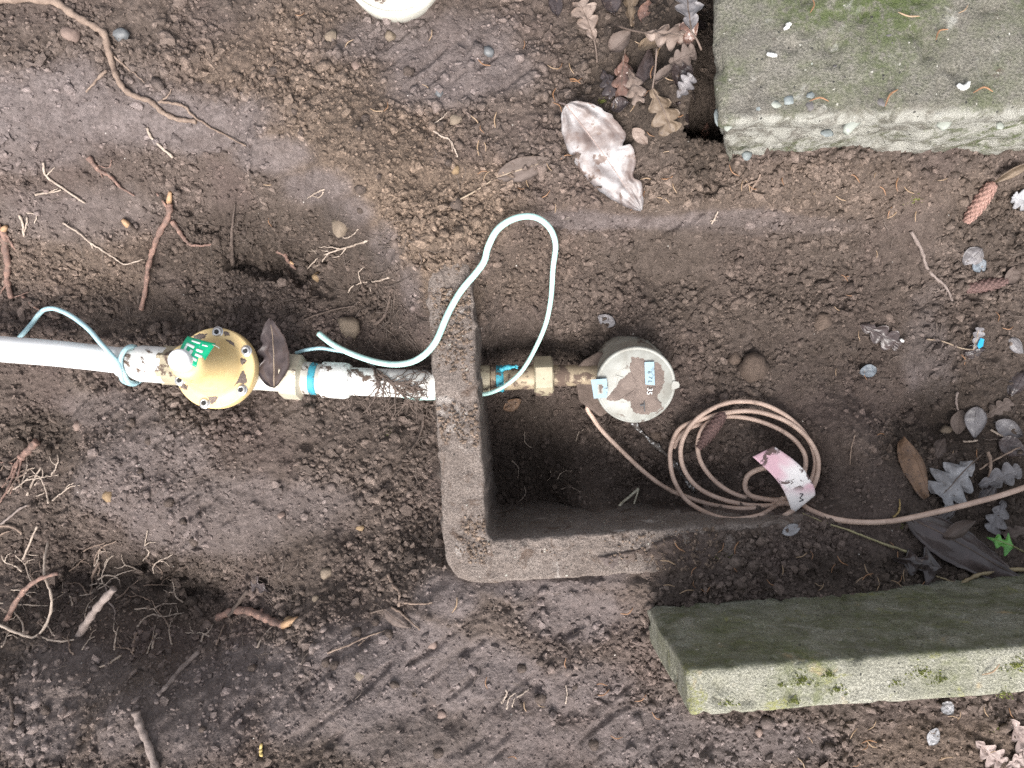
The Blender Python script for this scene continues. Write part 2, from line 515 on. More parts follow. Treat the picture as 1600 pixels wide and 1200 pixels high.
wx = fbm2(XX * 9, YY * 9, 31, 3) * 0.022 + fbm2(XX * 40, YY * 40, 33, 2) * 0.004
wy = fbm2(XX * 9, YY * 9, 32, 3) * 0.022 + fbm2(XX * 40, YY * 40, 34, 2) * 0.004
la = (XX - BOX_C.x) * BOX_U.x + (YY - BOX_C.y) * BOX_U.y
lb = (XX - BOX_C.x) * BOX_V.x + (YY - BOX_C.y) * BOX_V.y
lbs = lb - 0.022 * sstep(0.15, 0.25, la)
ins = sstep(-0.034, -0.016, la) * sstep(-0.030, -0.014, lbs)
zo = bil(cx_, cy_, Zout, XX + wx, YY + wy)
zi = bil(cx_, cy_, Zin, XX + wx * 0.6, YY + wy * 0.6)
# the soil stays below the top of the exposed rim, outside and inside
expo = sstep(0.36, 0.29, lb) * sstep(0.03, 0.0, la) + sstep(0.20, 0.13, la - lb * 0.9 + fbm2(XX * 20, YY * 20, 97, 3) * 0.05 - 0.02) * sstep(0.03, 0.0, lb)
expo = np.clip(expo, 0, 1) * sstep(-0.075, -0.05, la) * sstep(-0.075, -0.05, lb)
zmac = zo * (1 - ins) + zi * ins
zmac = np.where(expo > 0, np.minimum(zmac, RIM_Z - 0.012 * expo + 0.012 * (1 - expo) + 10 * (expo < .02)), zmac)

zmac = zmac - 0.10 * sstep(0.1905, 0.1965, XX + fbm2(XX * 25, YY * 25, 95, 3) * 0.006) * sstep(0.34, 0.28, XX) * sstep(0.275, 0.30, YY) * sstep(0.9, 0.7, YY)   # gap beside the slab
zmac = zmac - 0.016 * sstep(0.392, 0.380, lb + wx * 0.25) * sstep(0.26, 0.36, lb) * sstep(0.05, 0.10, la) * sstep(0.56, 0.40, la)   # ledge along the buried rim
SP = K * (CAM_H - zmac)
PXX = 800 + XX / SP; PYY = 600 - YY / SP
def blobs(lst, seed, sharp=0.35):
    out = np.zeros_like(XX)
    n = fbm2(XX * 14, YY * 14, seed, 5, 0.6)
    for px, py, rx, ry, a in lst:
        d = np.sqrt(((PXX - px) / rx) ** 2 + ((PYY - py) / ry) ** 2) + n * 0.55
        out = np.maximum(out, a * sstep(1.0 + sharp, 1.0 - sharp, d))
    return out
xb_ = np.interp(PYY, [0, 120, 220, 290, 330, 400, 480, 560], [250, 330, 400, 480, 560, 615, 665, 690]) + fbm2(XX * 30, YY * 30, 91, 3) * 14
bank = sstep(-12, 22, PXX - xb_) * (PYY < 600) + (PYY >= 600)
SANDM = (blobs([(450,120,140,90,.6),(560,230,170,100,.75),(660,330,130,100,.9),(700,440,60,80,.9),(480,60,90,60,.5),(430,330,110,50,.25),
               (1250,300,330,45,.3),(830,410,90,60,.35),(120,400,140,60,.45),(300,960,90,25,.35),(1520,1170,140,50,.55),(150,1100,120,50,.3),(480,1150,100,50,.2)], 51) * np.where((PXX > 240) & (PXX < 800) & (PYY > 130), bank, 1))
MUDM = blobs([(80,160,150,70,.9),(280,190,130,40,.9),(420,240,60,30,.8),(490,290,50,26,.8),(545,330,36,22,.7),(600,390,24,34,.7),(640,450,20,36,.6),(330,215,60,24,.8),(520,420,0.1,0.1,0),(720,110,120,60,.75),(640,60,150,40,.6),(60,230,90,40,.6),
              (360,820,90,50,.55),(180,760,70,40,.5),(560,1060,110,80,.8),(460,1110,70,70,.7),(700,930,50,40,.8),(840,900,120,40,.75),(900,960,90,40,.7),
              (800,1160,200,50,.6),(1000,1150,100,50,.8),(640,1010,90,50,.85),(760,1060,110,60,.8),(900,1080,110,50,.7),(420,1050,80,50,.7),(250,1130,120,60,.6),(60,1130,80,60,.6),(240,720,90,50,.55),(460,790,100,50,.5),(330,800,130,60,.55),(180,640,80,30,.4),(120,340,120,50,.5),(560,1120,120,60,.7),(330,1110,80,60,.6),(120,1060,90,50,.5),(1150,1160,160,40,.7),(950,345,140,14,.85),(1150,342,120,12,.7),(1450,560,40,90,.7),(1200,350,160,15,.4)], 61)
HUM_SHADE = blobs([(1030,90,100,130,.9),(1100,200,40,90,.9),(920,60,60,60,.4),(1500,640,90,60,.7),(1560,760,120,120,.7),(1450,900,200,40,.6),(1550,560,120,100,.35),(1560,360,90,60,.6),
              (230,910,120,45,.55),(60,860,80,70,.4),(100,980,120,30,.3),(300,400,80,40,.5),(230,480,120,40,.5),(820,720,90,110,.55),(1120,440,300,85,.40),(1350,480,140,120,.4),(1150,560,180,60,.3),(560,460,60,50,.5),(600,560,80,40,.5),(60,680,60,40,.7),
              (420,375,150,55,.7),(300,400,60,36,.7),(560,440,70,80,.65),(520,880,150,60,.3),(650,1150,110,40,.4),(480,1190,90,40,.5),(900,560,140,40,.5),(1420,690,40,40,.6),(1230,700,60,50,.4)], 71)  # upper trench blobs paint in shade under the bank; litter blobs are real humus
rough_ = np.clip(1.0 - 0.82 * MUDM, 0.1, 1.0)
damp = sstep(0.9, 0.72, np.abs(XX)) * sstep(0.72, 0.58, np.abs(YY))         # crumbs only where the sheet is fine enough
lx = XX + fbm2(XX * 120, YY * 120, 41, 2) * 0.0022; ly = YY + fbm2(XX * 120, YY * 120, 42, 2) * 0.0022
clump = sstep(-0.35, 0.35, fbm2(XX * 16, YY * 16, 43, 3))
lx = lx + fbm2(XX * 260, YY * 260, 45, 2) * 0.0008; ly = ly + fbm2(XX * 260, YY * 260, 46, 2) * 0.0008
h1 = domes(lx, ly, 0.030, 0.08, .20, .38, 1) * (0.35 + 0.65 * clump)
h2 = domes(lx, ly, 0.015, 0.24, .20, .46, 2) * (0.5 + 0.5 * clump)
h3 = domes(lx + .3, ly, 0.0085, 0.6, .22, .50, 3)
h4 = domes(lx, ly + .7, 0.0054, 0.85, .28, .55, 4)
crumbs = (np.maximum(np.maximum(h1 * 0.7, h2 * 0.85), np.maximum(h3, h4) * 1.15) + 0.45 * h4 + 0.35 * h3) * (1 + 0.25 * fbm2(XX * 260, YY * 260, 47, 2))
relief = fbm2(XX * 11, YY * 11, 81, 3) * 0.011 + fbm2(XX * 42, YY * 42, 82, 3) * 0.0045 * (0.5 + 0.5 * rough_) + fbm2(XX * 150, YY * 150, 83, 3) * 0.0028 * rough_
pits = sstep(0.30, 0.62, fbm2(XX * 30, YY * 30, 85, 3)) * 0.006 * rough_
tr_ = np.exp(-(((PXX - 420) / 190) ** 2 + ((PYY - 400) / 75) ** 2) * 1.2) + np.exp(-(((PXX - 160) / 200) ** 2 + ((PYY - 930) / 60) ** 2) * 1.2)
pits = pits + sstep(0.12, 0.5, fbm2(XX * 24, YY * 24, 87, 3)) * 0.032 * np.clip(tr_, 0, 1)
# scrapes and heel marks in the packed mud
scrape = sstep(0.25, 0.6, fbm2((XX * 0.8 + YY * 0.6) * 14, (XX * -0.6 + YY * 0.8) * 70, 86, 2)) * 0.008 * MUDM
zfull = zmac + (relief - pits - scrape) * (0.4 + 0.6 * damp) + crumbs * rough_ * damp * (0.55 + 0.4 * clump) + 0.0008
near_rim = np.clip(expo, 0, 1)
zfull = np.where(near_rim > 0.02, np.minimum(zfull, RIM_Z - 0.008 * near_rim + 0.02 * (1 - near_rim)), zfull)

def grid_mesh(name, X, Y, Z, attrs, mat):
    ny, nx = X.shape
    me = bpy.data.meshes.new(name)
    co = np.stack([X, Y, Z], -1).reshape(-1, 3).astype(np.float32)
    idx = np.arange(nx * ny).reshape(ny, nx)
    q = np.stack([idx[:-1, :-1], idx[:-1, 1:], idx[1:, 1:], idx[1:, :-1]], -1).reshape(-1, 4).astype(np.int32)
    me.vertices.add(len(co)); me.vertices.foreach_set('co', co.ravel())
    me.loops.add(q.size); me.loops.foreach_set('vertex_index', q.ravel())
    me.polygons.add(len(q)); me.polygons.foreach_set('loop_start', np.arange(0, q.size, 4, dtype=np.int32))
    me.polygons.foreach_set('use_smooth', np.ones(len(q), dtype=bool))
    for n, a in attrs.items():
        at = me.attributes.new(n, 'FLOAT', 'POINT'); at.data.foreach_set('value', a.ravel().astype(np.float32))
    me.update(calc_edges=True)
    me.materials.append(mat)
    o = bpy.data.objects.new(name, me); COL.objects.link(o)
    return o

SOIL = soil_material()
ground = grid_mesh('ground', XX, YY, zfull, {'sand': SANDM, 'mud': MUDM, 'humus_shade': HUM_SHADE}, SOIL)
ground['kind'] = 'structure'
ground['label'] = 'brown crumbly dug soil with packed grey mud'

def gz(x, y):
    return float(bil(GX, GY, zfull, np.array([x]), np.array([y]))[0])

def gzs(x, y, r=0.012):
    """smoothed ground height"""
    a = np.array([x, x + r, x - r, x, x]); b = np.array([y, y, y, y + r, y - r])
    return float(bil(GX, GY, zfull, a, b).mean())

def G(px, py, lift=0.0):
    """the point of the ground seen at (px, py), raised by lift"""
    z = 0.05
    for _ in range(14):
        p = W(px, py, z); z = 0.5 * z + 0.5 * (gzs(p.x, p.y, 0.005) + lift)
    p = W(px, py, z)
    return p

# loose crumbs lying on the sheet: far too many to count, one object
def crumb_stuff(n, seed):
    rng = np.random.default_rng(seed)
    ico_v = np.array([[0,0,1],[.894,0,.447],[.276,.851,.447],[-.724,.526,.447],[-.724,-.526,.447],[.276,-.851,.447],
                      [.724,.526,-.447],[-.276,.851,-.447],[-.894,0,-.447],[-.276,-.851,-.447],[.724,-.526,-.447]])
    ico_f = np.array([[0,1,2],[0,2,3],[0,3,4],[0,4,5],[0,5,1],[1,6,2],[2,7,3],[3,8,4],[4,9,5],[5,10,1],[6,7,2],[7,8,3],[8,9,4],[9,10,5],[10,6,1]])
    x = rng.uniform(-.76, .76, n * 4); y = rng.uniform(-.58, .58, n * 4)
    keep = rng.random(n * 4) < (0.07 + 0.93 * bil(GX, GY, rough_ * (0.45 + 0.55 * clump) * (0.75 + 0.25 * SANDM), x, y) ** 2)
    x = x[keep][:n]; y = y[keep][:n]; n = len(x)
    r = (0.0010 + 0.0019 * rng.random(n) ** 2.0 + 0.0045 * rng.random(n) ** 14) * (0.8 + 0.4 * bil(GX, GY, clump, x, y))
    la = (x - BOX_C.x) * BOX_U.x + (y - BOX_C.y) * BOX_U.y; lb = (x - BOX_C.x) * BOX_V.x + (y - BOX_C.y) * BOX_V.y
    onrim = ((la > -.056) & (la < .004) & (lb > -.056) & (lb < .31)) | ((lb > -.056) & (lb < .004) & (la > -.056) & (la < .28))
    patch = fbm2(x * 22, y * 22, 201, 3) + 0.9 * np.clip((lb - 0.16) / 0.14, 0, 1) + 0.5 * np.clip((la - 0.10) / 0.1, 0, 1)
    ok = ~onrim | ((patch > 0.12) & (r < 0.0032) & (la > -.050) & (lb > -.050) & ((la < -.003) | (lb < -.003)))
    x, y, r, onrim = x[ok], y[ok], r[ok], onrim[ok]; n = len(x)
    r = np.where(onrim, r * 0.8, r)
    z = np.maximum(bil(GX, GY, zfull, x, y), np.where(onrim, RIM_Z + 0.001, -9)) + r * 0.15
    s = r[:, None] * rng.uniform(.6, 1.3, (n, 3)) * np.array([1, 1, .85])
    j = 1 + rng.uniform(-.52, .52, (n, 11, 1))
    a = rng.uniform(0, 6.28, n); ca, sa = np.cos(a)[:, None], np.sin(a)[:, None]
    v = ico_v[None] * j * s[:, None, :]
    vx = v[..., 0] * ca - v[..., 1] * sa; vy = v[..., 0] * sa + v[..., 1] * ca
    v = np.stack([vx + x[:, None], vy + y[:, None], v[..., 2] + z[:, None]], -1).reshape(-1, 3)
    f = (ico_f[None] + (np.arange(n) * 11)[:, None, None]).reshape(-1, 3).astype(np.int32)
    me = bpy.data.meshes.new('soil_crumbs')
    me.vertices.add(len(v)); me.vertices.foreach_set('co', v.astype(np.float32).ravel())
    me.loops.add(f.size); me.loops.foreach_set('vertex_index', f.ravel())
    me.polygons.add(len(f)); me.polygons.foreach_set('loop_start', np.arange(0, f.size, 3, dtype=np.int32))
    me.polygons.foreach_set('use_smooth', np.repeat(rng.random(n) < 0.45, 15))
    at = me.attributes.new('tone', 'FLOAT', 'POINT'); at.data.foreach_set('value', np.repeat(rng.random(n) ** 1.4, 11).astype(np.float32))
    for nm, A in (('sand', SANDM), ('mud', MUDM), ('humus_shade', HUM_SHADE)):
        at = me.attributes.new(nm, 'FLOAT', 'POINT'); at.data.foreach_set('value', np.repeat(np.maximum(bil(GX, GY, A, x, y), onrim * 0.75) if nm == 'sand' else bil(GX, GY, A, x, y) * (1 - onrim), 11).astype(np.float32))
    me.update(calc_edges=True); me.materials.append(SOIL)
    o = bpy.data.objects.new('soil_crumbs', me); COL.objects.link(o)
    o['kind'] = 'stuff'; tag(o, 'loose brown soil crumbs scattered all over the dug ground', 'soil')
crumb_stuff(88000, 5)

# ================================================================== concrete box, slab and kerb
def vattr(o, name, vals):
    a = o.data.attributes.new(name, 'FLOAT', 'POINT'); a.data.foreach_set('value', np.asarray(vals, dtype=np.float32))

def box_ring():
    """four walls of the meter box in one casting: rounded-rectangle ring"""
    def rr(u0, u1, v0, v1, r, n):
        pts = []
        segs = [((u1 - r, v0 + r), -90), ((u1 - r, v1 - r), 0), ((u0 + r, v1 - r), 90), ((u0 + r, v0 + r), 180)]
        corners = []
        for (cu, cv), a0 in segs:
            arc = [(cu + r * math.cos(math.radians(a0 + 90 * k / 12)), cv + r * math.sin(math.radians(a0 + 90 * k / 12))) for k in range(13)]
            corners.append(arc)
        for i in range(4):
            pts += corners[i]
            a = corners[i][-1]; b = corners[(i + 1) % 4][0]
            for k in range(1, n[i]):
                t = k / n[i]; pts.append((a[0] + (b[0] - a[0]) * t, a[1] + (b[1] - a[1]) * t))
        return np.array(pts)
    n = (110, 150, 110, 150)
    I = rr(0, BOX_LU, 0, BOX_LV, 0.012, n); O = rr(-BOX_T, BOX_LU + BOX_T, -BOX_T, BOX_LV + BOX_T, 0.042, n)
    # profile: fraction from inner (0) to outer (1), z; inner face leans out below, so the box is wider at its foot
    prof = [(-0.12, -0.30)] + [(-0.12 + 0.12 * k / 14, -0.30 + 0.296 * k / 14) for k in range(1, 14)] + [(0.0, -0.006), (0.02, -0.0018), (0.06, 0)]
    prof = [(min(f, 0.0) if f < 0.0 else f, z) for f, z in prof]
    prof += [(0.06 + 0.88 * k / 22, 0) for k in range(1, 22)] + [(0.95, -0.0006), (0.985, -0.003), (1.0, -0.008)] + [(1.0 + 0.1 * k / 12, -0.008 - 0.292 * k / 12) for k in range(1, 13)]
    V = []
    for f, z in prof:
        uv = I * (1 - f) + O * f
        p = np.array(BOX_C)[None] + uv[:, :1] * np.array(BOX_U)[None] + uv[:, 1:] * np.array(BOX_V)[None]
        p[:, 2] = RIM_Z + z
        V.append(p)
    V = np.array(V)                                      # (m, n, 3)
    m, nn = V.shape[:2]
    flat = V.reshape(-1, 3)
    lu_ = (flat - np.array(BOX_C)) @ np.array(BOX_U)
    flat[:, 2] -= 0.16 * sstep(0.36, 0.50, lu_)      # sunk and buried towards the far end
    d = fbm3(flat * 28, 5, 3) * 0.0036 + fbm3(flat * 110, 9, 3) * 0.0026
    top = np.repeat(np.array([1.0 if 16 <= i <= 40 else 0.25 for i in range(m)]), nn)
    crumbz = domes(flat[:, 0] + 3, flat[:, 1], 0.0085, 0.45, .2, .5, 7) * 0.8 + domes(flat[:, 0], flat[:, 1], 0.0052, 0.6, .25, .5, 8) * 0.7
    flat[:, 2] += (d + crumbz * (0.5 + fbm3(flat * 20, 12, 2))) * top
    outw = np.repeat(np.array([(f - 0.5) * 2 for f, z in prof]), nn)
    chip = fbm3(flat * 45, 21, 3) * 0.0032 - np.clip(fbm3(flat * 70, 25, 2) - 0.35, 0, 1) * 0.012
    flat[:, 0] += chip * outw; flat[:, 1] += fbm3(flat * 45, 22, 3) * 0.0022
    F = []
    idx = np.arange(m * nn).reshape(m, nn)
    for i in range(m - 1):
        a = idx[i]; b = idx[i + 1]
        F += list(zip(a, np.roll(b * 0 + a, -1), np.roll(b, -1), b))
    return flat, F
RIM_MAT = concrete_material('dirty_concrete', (0.335, 0.285, 0.255), (0.235, 0.192, 0.168), (0.1, 0.1, 0.05), 0.0, stain=(0.45, 0.41, 0.38), dirt_amt=0.55)
v, f = box_ring()
mb = mesh_obj('meter_box', v, f, RIM_MAT)
tag(mb, 'rectangular concrete water meter box, its dirt-caked rim exposed at one corner', 'meter box')

def block_geo(corner, u, v, lu, lv, h, r, step, amp, seed, front_break=0.0, undercut=0.0):
    """rounded, worn concrete block; corner = upper corner, runs +u, +v and down h"""
    su, sv, sw = max(2, int(lu / step)), max(2, int(lv / step)), max(2, int(h / step))
    keys = {}; V = []; F = []
    def vid(i, j, k):
        t = (i, j, k)
        if t not in keys:
            keys[t] = len(V); V.append((lu * i / su, lv * j / sv, -h + h * k / sw))
        return keys[t]
    for i in range(su):
        for j in range(sv):
            F.append((vid(i, j, sw), vid(i + 1, j, sw), vid(i + 1, j + 1, sw), vid(i, j + 1, sw)))
    for i in range(su):
        for k in range(sw):
            F.append((vid(i, 0, k), vid(i + 1, 0, k), vid(i + 1, 0, k + 1), vid(i, 0, k + 1)))
            F.append((vid(i, sv, k), vid(i, sv, k + 1), vid(i + 1, sv, k + 1), vid(i + 1, sv, k)))
    for j in range(sv):
        for k in range(sw):
            F.append((vid(0, j, k), vid(0, j, k + 1), vid(0, j + 1, k + 1), vid(0, j + 1, k)))
            F.append((vid(su, j, k), vid(su, j + 1, k), vid(su, j + 1, k + 1), vid(su, j, k + 1)))
    P = np.array(V); hh = np.array([lu, lv, h]) / 2; c = np.array([lu / 2, lv / 2, -h / 2])
    q = P - c; inner = np.clip(q, -(hh - r), hh - r); d = q - inner
    L = np.linalg.norm(d, axis=1, keepdims=True); nrm = d / np.maximum(L, 1e-9)
    q = inner + nrm * np.minimum(L, r) if False else inner + nrm * r * (L > 1e-9)
    base = np.array(corner)
    w = c + q
    n1 = fbm3(w * 16 + seed, seed, 4) * amp + fbm3(w * 90 + seed, seed + 3, 3) * amp * 0.28 + fbm3(w * 260, seed + 5, 2) * amp * 0.16
    pit = np.clip(fbm3(w * 70 + 9, seed + 11, 2) - 0.28, 0, 1) * -0.012
    edge = (np.sort(np.abs(nrm), axis=1)[:, 1] > 0.25)
    chips = edge * np.clip(fbm3(w * 38 + 3, seed + 17, 3), 0, 1) * -amp * 3.2
    w = w + nrm * (n1 + pit + chips)[:, None]
    if front_break > 0:                                   # the lower part of the front face has spalled away
        wgt = (nrm[:, 1] < -0.5) * sstep(-0.02, -0.05, w[:, 2] + fbm2(w[:, 0] * 9, w[:, 0] * 0, seed, 3) * 0.012)
        w[:, 1] += wgt * (front_break + fbm3(w * 30, seed + 30, 4) * front_break * 0.55)
    if undercut > 0:
        w[:, 0] += undercut * np.clip(-w[:, 2] - 0.012, 0, 1) * np.clip(1 - w[:, 0] / (lu * 0.6), 0, 1)
    U = np.array(u); Vv = np.array(v)
    block_geo.front = np.clip(-nrm[:, 1] * 1.4, 0, 1); block_geo.back = np.clip(nrm[:, 1] * 1.4, 0, 1); block_geo.left = np.clip(-nrm[:, 0] * 1.4, 0, 1)
    out = base + w[:, :1] * U + w[:, 1:2] * Vv + w[:, 2:] * np.array([0, 0, 1])
    return out, F

SLAB_MAT = concrete_material('mossy_concrete', (0.305, 0.285, 0.250), (0.215, 0.20, 0.172), (0.105, 0.135, 0.05), 0.80, stain=(0.38, 0.375, 0.34), dirt_amt=0.63)
SLAB_Z = 0.29
sc0 = W(1124, 192, SLAB_Z); sc1 = W(1600, 176, SLAB_Z)
su_ = (sc1 - sc0).normalized(); sv_ = Vector((-su_.y, su_.x, 0))
v, f = block_geo(sc0, su_, sv_, 0.52, 0.34, 0.24, 0.008, 0.0044, 0.0035, 3, front_break=0.012, undercut=0.38)
slab = mesh_obj('concrete_slab', v, f, SLAB_MAT)
vattr(slab, 'pale', block_geo.front)
tag(slab, 'broad weathered concrete slab with green algae and a broken front edge', 'concrete slab')

KERB_MAT = concrete_material('kerb_concrete', (0.50, 0.485, 0.41), (0.36, 0.352, 0.285), (0.17, 0.19, 0.075), 0.5, stain=(0.42, 0.32, 0.18), dirt_amt=0.66, moss=(0.25, 0.25, 0.11))
KERB_Z = 0.30
ka = W(1072, 1045, KERB_Z); kb = W(1600, 1008, KERB_Z)
ku = (kb - ka).normalized(); kv = Vector((-ku.y, ku.x, 0))
kw = 0.046
kc = ka - kv * kw
v, f = block_geo(kc, ku, kv, 0.55, kw, 0.26, 0.0045, 0.0036, 0.0019, 8)
kerb = mesh_obj('concrete_kerb', v, f, KERB_MAT)
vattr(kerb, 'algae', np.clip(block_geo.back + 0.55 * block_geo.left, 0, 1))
tag(kerb, 'narrow concrete kerb block set on edge, mossy pale top and dark inner side', 'kerb block')

# embedded pebbles that show at the broken edge of the slab
def pebble_geo(seed, sx, sy, sz, sub=2):
    import bmesh
    bm = bmesh.new(); bmesh.ops.create_icosphere(bm, subdivisions=sub, radius=1)
    for w_ in bm.verts:
        n_ = mnoise.noise(w_.co * 1.1 + Vector((seed * 7.1, seed, 0))) * 0.55 + mnoise.noise(w_.co * 3 + Vector((seed, 0, 0))) * 0.16
        w_.co *= 1 + n_
        w_.co.x *= sx; w_.co.y *= sy; w_.co.z *= sz
    V = [w_.co.copy() for w_ in bm.verts]; F = [[x.index for x in q.verts] for q in bm.faces]
    bm.free(); return V, F

PEB_BLUE = mat_plain('blue_grey_stone', (0.20, 0.225, 0.225), (0.13, 0.15, 0.155), 0.6, 120, 300, 0.0006)
PEB_PALE = mat_plain('pale_stone', (0.30, 0.32, 0.285), (0.22, 0.235, 0.205), 0.7, 90, 300, 0.0006)
PEB_DARK = mat_plain('dark_stone', (0.13, 0.12, 0.12), (0.08, 0.075, 0.075), 0.7, 90, 300, 0.0006)
def embed(px, py, z, rx, ry, rot, mat, seed, dz=0.0):
    s = PXM(z)
    V, F = pebble_geo(seed, rx * s, ry * s, min(rx, ry) * s * 0.42)
    R = Matrix.Rotation(math.radians(rot), 3, 'Z'); c = W(px, py, z)
    return mesh_obj('pebble', [R @ w_ + c + Vector((0, 0, dz)) for w_ in V], F, mat, slab)
for i, a in enumerate([(1233,158,.2875,9,8,0,PEB_BLUE),(1186,172,.2875,7,6,30,PEB_BLUE),(1266,165,.2875,9,9,0,PEB_DARK),(1269,149,.2882,9,6,10,PEB_BLUE),(1212,163,.2875,11,6,5,PEB_PALE),
                       (1121,183,.276,5,13,0,PEB_BLUE),(1138,196,.278,7,10,-25,PEB_PALE),(1332,193,.279,10,22,-38,PEB_PALE),(1377,160,.2882,8,7,0,PEB_DARK),(1476,192,.272,13,9,30,PEB_PALE),
                       (1562,196,.270,6,6,0,PEB_PALE),(1292,208,.255,10,6,0,PEB_BLUE),(1167,244,.185,8,7,0,PEB_BLUE),(1502,160,.2882,6,6,0,PEB_PALE),(1415,116,.2882,4,4,0,PEB_PALE),(1267,101,.2882,5,4,0,PEB_PALE),
                       (1393,70,.2882,5,5,0,PEB_DARK),(1390,56,.2882,6,4,0,PEB_DARK),(1307,106,.2882,7,5,0,PEB_DARK)]):
    embed(*a, seed=i)
WHITE_BIT = mat_plain('white_fleck', (0.75, 0.74, 0.72), (0.6, 0.6, 0.58), 0.5)
def fleck(name, label, pts, z, r, group=None, parent=None, mat=None):
    path = catmull([W(x, y, z) for x, y in pts], 5)
    V, F = tube_geo(path, [r * (0.6 + 0.4 * math.sin(math.pi * (i + 0.5) / len(path))) for i in range(len(path))], 6, 0.25, 3)
    o = mesh_obj(name, V, F, mat or WHITE_BIT, parent)
    if label: tag(o, label, 'fleck', group)
    return o
fleck('paper_scrap', 'white crumpled scrap near the far edge of the mossy slab', [(1225,46),(1230,42),(1232,38),(1236,38)], .294, .0022)
fleck('paper_scrap', 'thin white flake on the slab near its left edge', [(1198,84),(1206,86),(1214,87)], .294, .002)
fleck('paper_scrap', 'white hooked scrap lying in the dark stain on the slab', [(1496,132),(1503,137),(1510,135),(1514,128)], .295, .0026)

# ================================================================== plumbing
PVC = mat_dirty('white_pvc', (0.80, 0.80, 0.79), (0.74, 0.75, 0.75), scale=34, lo=0.66, hi=0.70, rough=0.32, bump_d=0.0002)
PVC_D = mat_dirty('dirty_white_pvc', (0.76, 0.76, 0.73), (0.66, 0.66, 0.63), scale=42, lo=0.57, hi=0.62, rough=0.4, bump_d=0.0003)
NUT_BEIGE = mat_dirty('beige_nut', (0.46, 0.42, 0.33), (0.38, 0.34, 0.26), scale=38, lo=0.60, hi=0.66, rough=0.5, bump_d=0.0003)
PVC_GREY = mat_dirty('grey_pvc', (0.56, 0.54, 0.49), (0.45, 0.43, 0.38), scale=38, lo=0.55, hi=0.62, rough=0.5, bump_d=0.0003)
BRONZE = mat_dirty('bronze', (0.40, 0.35, 0.25), (0.31, 0.27, 0.19), scale=45, lo=0.54, hi=0.61, rough=0.55, metallic=0.1, bump_d=0.0003)
BRONZE_D = mat_dirty('grubby_bronze', (0.36, 0.29, 0.20), (0.25, 0.20, 0.14), scale=50, lo=0.47, hi=0.56, rough=0.6, metallic=0.25, bump_d=0.0004)
YELLOW = mat_dirty('yellow_enamel', (0.72, 0.54, 0.27), (0.64, 0.47, 0.22), scale=32, lo=0.68, hi=0.70, rough=0.48, bump_d=0.0003, coat=0.0)
STEEL = mat_plain('screw_steel', (0.62, 0.62, 0.62), (0.5, 0.5, 0.5), 0.35, 200, 500, 0.0002, 0.2, metallic=0.7)
DARKM = mat_plain('dark_recess', (0.03, 0.03, 0.03), (0.02, 0.02, 0.02), 0.8)
BLUE_TAPE = mat_dirty('blue_thread_tape', (0.055, 0.36, 0.46), (0.03, 0.24, 0.32), scale=110, lo=0.54, hi=0.60, rough=0.6, bump_d=0.0006, bscale=900)
WIRE_GREEN = mat_dirty('mint_insulation', (0.50, 0.74, 0.68), (0.38, 0.62, 0.58), scale=60, lo=0.70, hi=0.76, rough=0.45)
WIRE_BLUE = mat_dirty('pale_blue_insulation', (0.40, 0.60, 0.64), (0.30, 0.48, 0.54), scale=60, lo=0.60, hi=0.70, rough=0.5)
WIRE_TAN = mat_dirty('salmon_insulation', (0.55, 0.41, 0.335), (0.43, 0.31, 0.25), scale=26, lo=0.56, hi=0.78, rough=0.6, bump_d=0.0002)

def px_r(px, z): return px * PXM(z)

# --- pipe coming in from the left
pa = W(-260, 512, 0.030); p0 = W(-40, 541, 0.030); p1 = W(90, 552.5, 0.030); p2 = W(212, 566, 0.030)
R_P = px_r(20.5, .03)
t = thing('supply_pipe', 'smooth clean white plastic pipe entering the trench from the left', 'pipe', p1 - Vector((0, 0, R_P)))
path = catmull([W(-760, 452, -.07), W(-520, 480, .01), pa, p0, p1, p2], 10)     # runs on into the bank
V, F = tube_geo(path, R_P, 40)
mesh_obj('pipe', V, F, PVC, t)
ca = W(187, 565.5, .03); cb = W(262, 571, .03); rc = px_r(28.5, .03)
V, F = loft_geo(ca, cb, [(0, rc * .76, 'c'), (0, rc * .80, 'c'), (.03, rc * .83, 'c'), (.30, rc * .86, 'c'), (.42, rc * .97, 'c'), (.47, rc, 'c'), (.97, rc, 'c'), (1, rc * .98, 'c')])
o = mesh_obj('coupling', V, F, PVC_D, t); sharp_by_angle(o)

# --- pressure regulator
FL = W(336, 575, 0.055)
t = thing('pressure_regulator', 'yellow bell-shaped pressure regulating valve with screwed round flange and green tag', 'valve', Vector((FL.x, FL.y, 0.0)))
lean = Vector((-0.035, 0.075, 1)).normalized()
MT = Matrix.Translation(FL) @ frame_from(lean)
rf = px_r(63.5, .055)
prof = [(rf * .90, -.016), (rf * .985, -.0155), (rf, -.013), (rf, -.001), (rf * .985, .0015), (rf * .955, .0022), (rf * .80, .0030), (rf * .73, .0055), (rf * .68, .011), (rf * .63, .0185),
        (rf * .565, .027), (rf * .50, .037), (rf * .455, .047), (rf * .43, .060), (rf * .415, .072), (rf * .40, .078), (rf * .36, .082), (rf * .24, .0835), (0.0005, .084)]
V, F = lathe_geo(prof, MT, 96); mesh_obj('bonnet', V, F, YELLOW, t)
V, F = lathe_geo([(rf * .5, -.06), (rf * .62, -.045), (rf * .66, -.022), (rf * .86, -.0175), (rf * .86, -.0165), (.0005, -.0165)], MT, 64)
mesh_obj('valve_body', V, F, BRONZE_D, t)
capM = MT @ Matrix.Translation((0, 0, .0842))
V, F = lathe_geo([(rf * .24, -.004), (rf * .245, .0), (rf * .245, .012), (rf * .23, .0145), (rf * .20, .016), (rf * .08, .0166), (.0004, .0167)], capM @ Matrix.Rotation(math.radians(-3), 4, 'Y'), 48)
